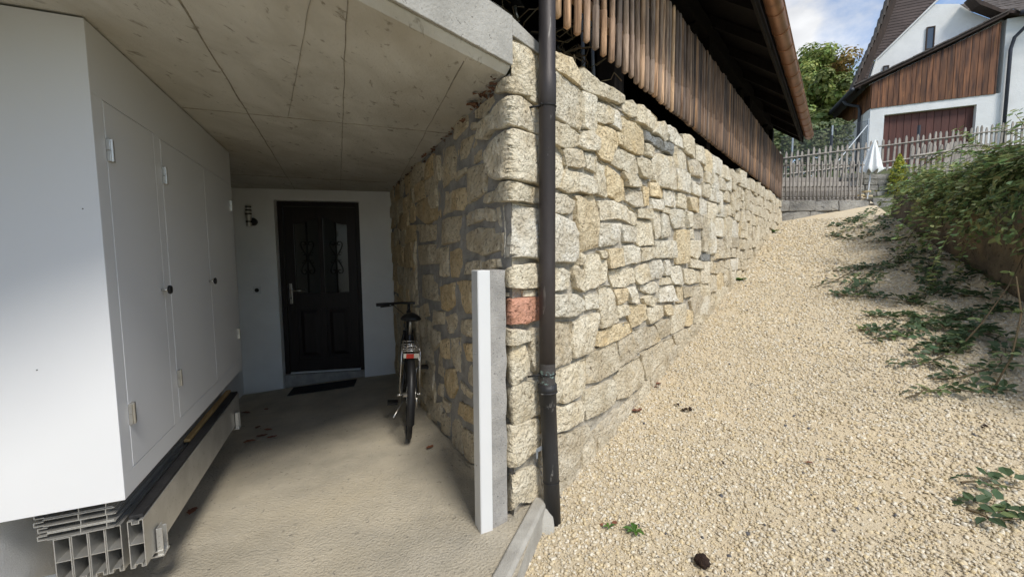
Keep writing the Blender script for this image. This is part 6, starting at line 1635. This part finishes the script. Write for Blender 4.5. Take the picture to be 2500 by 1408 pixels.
for x, y, s in ((-2.12, 3.44, .05), (-2.09, 3.30, .06), (-1.975, 3.25, .055), (-2.118, 3.187, .06), (-2.67, 3.98, .06), (-2.51, 4.06, .05), (-2.26, 3.52, .05), (-1.80, 2.19, .06)):
    dry_leaf(x, y, fz, s, 'brown dry leaf ' + ['farthest right of the bunch', 'in the middle of the bunch', 'nearest the bicycle in the bunch', 'closest to the viewer in the bunch', 'beside the white side wall', 'by the left door jamb', 'uppermost in the bunch', 'below the stored beams'][int(x * 1000) % 8 if 0 else LV.pop(0)] + ' on the concrete floor', 'dry leaves on the concrete floor')
dry_leaf(-.585, 2.78, fz, .05, 'single brown dry leaf on the floor between bicycle and white post', None)
dry_leaf(.915, 2.94, gz, .07, 'long brown curled leaf on the gravel at the wall foot', None)
HL = ['in the middle', 'farthest uphill', 'nearest the open gravel']
for x, y in ((1.155, 3.24), (1.12, 3.30), (1.19, 3.27)): dry_leaf(x, y, gz, .05, 'brown leaf ' + HL.pop(0) + ' in the small heap against the wall foot', 'leaf heap at the wall foot')
HL = ['on the downpipe side', 'on the near side']
for x, y in ((.447, 1.925), (.50, 1.93)): dry_leaf(x, y, gz, .03, 'tiny brown leaf ' + HL.pop(0) + ' of the small green weed', 'tiny leaves by the weed')
dry_leaf(1.644, 2.19, gz, .028, 'tiny rusty leaf lying alone on the open gravel', None)
# black scraps
for i, (x, y, s) in enumerate(((1.258, 2.86, .045), (1.22, 2.93, .03), (1.846, 3.04, .03), (2.71, 2.278, .028), (1.219, 2.269, .022), (0.0, 1.63, .03))):
    m = MB(); z = (gz(x, y) if i < 5 else gz(x, y) - .0) + .012
    for k in range(7 if i == 0 else 4):
        p = V(x + rr.uniform(-1, 1) * s, y + rr.uniform(-.5, .5) * s, z + rr.uniform(-.004, .008)); vv = [p + V(rr.uniform(-1, 1), rr.uniform(-1, 1), rr.uniform(-.6, .6)) * s * .45 for _ in range(5)]
        m.add(vv, [(0, 1, 2), (0, 2, 3), (0, 3, 4), (1, 2, 3), (1, 3, 4), (0, 1, 4)])
    tag(m.build('dark_scrap', M['dung'], None), ['largest black scrap on the gravel beside the wall', 'black crumbs just uphill of the largest scrap', 'small black lump out on the open gravel', 'black scrap close to the bramble runners', 'tiny black lump on the gravel in the middle', 'dark tuft beside the concrete kerb'][i], 'debris')
def weed(x, y, n, s, label):
    t = thing('weed', label, 'weed', V(x, y, gz(x, y))); z = gz(x, y)
    for k in range(n):
        a = 6.28 * k / n + rr.uniform(-.3, .3); l = s * rr.uniform(.7, 1.2); d = V(math.cos(a), math.sin(a), 0); e = V(-d.y, d.x, 0); p = V(x, y, z + .012)
        vv = [p, p + d * l * .4 + e * l * .22 + UP * l * .35, p + d * l * .8 + e * l * .18 + UP * l * .4, p + d * l * 1.1 + UP * l * .25, p + d * l * .8 - e * l * .18 + UP * l * .4, p + d * l * .4 - e * l * .22 + UP * l * .35, p + d * l * .6 + UP * l * .30]
        o = MB().add(vv, [(0, 6, 1), (0, 5, 6), (1, 6, 3, 2), (6, 5, 4, 3)]).build('leaf', M['leafweed'], t)
        at = o.data.attributes.new('tint', 'FLOAT_COLOR', 'POINT'); at.data.foreach_set('color', np.ones(7 * 4, np.float32))
weed(.58, 1.86, 7, .045, 'small bright green weed growing in the gravel near the downpipe')
weed(.465, 1.905, 4, .03, 'tiny green seedling left of the bright green weed')
weed(3.02, 5.42, 16, .075, 'low green weed tuft at the foot of the stone wall')
weed(4.85, 7.62, 12, .08, 'green weed tuft at the far foot of the stone wall')
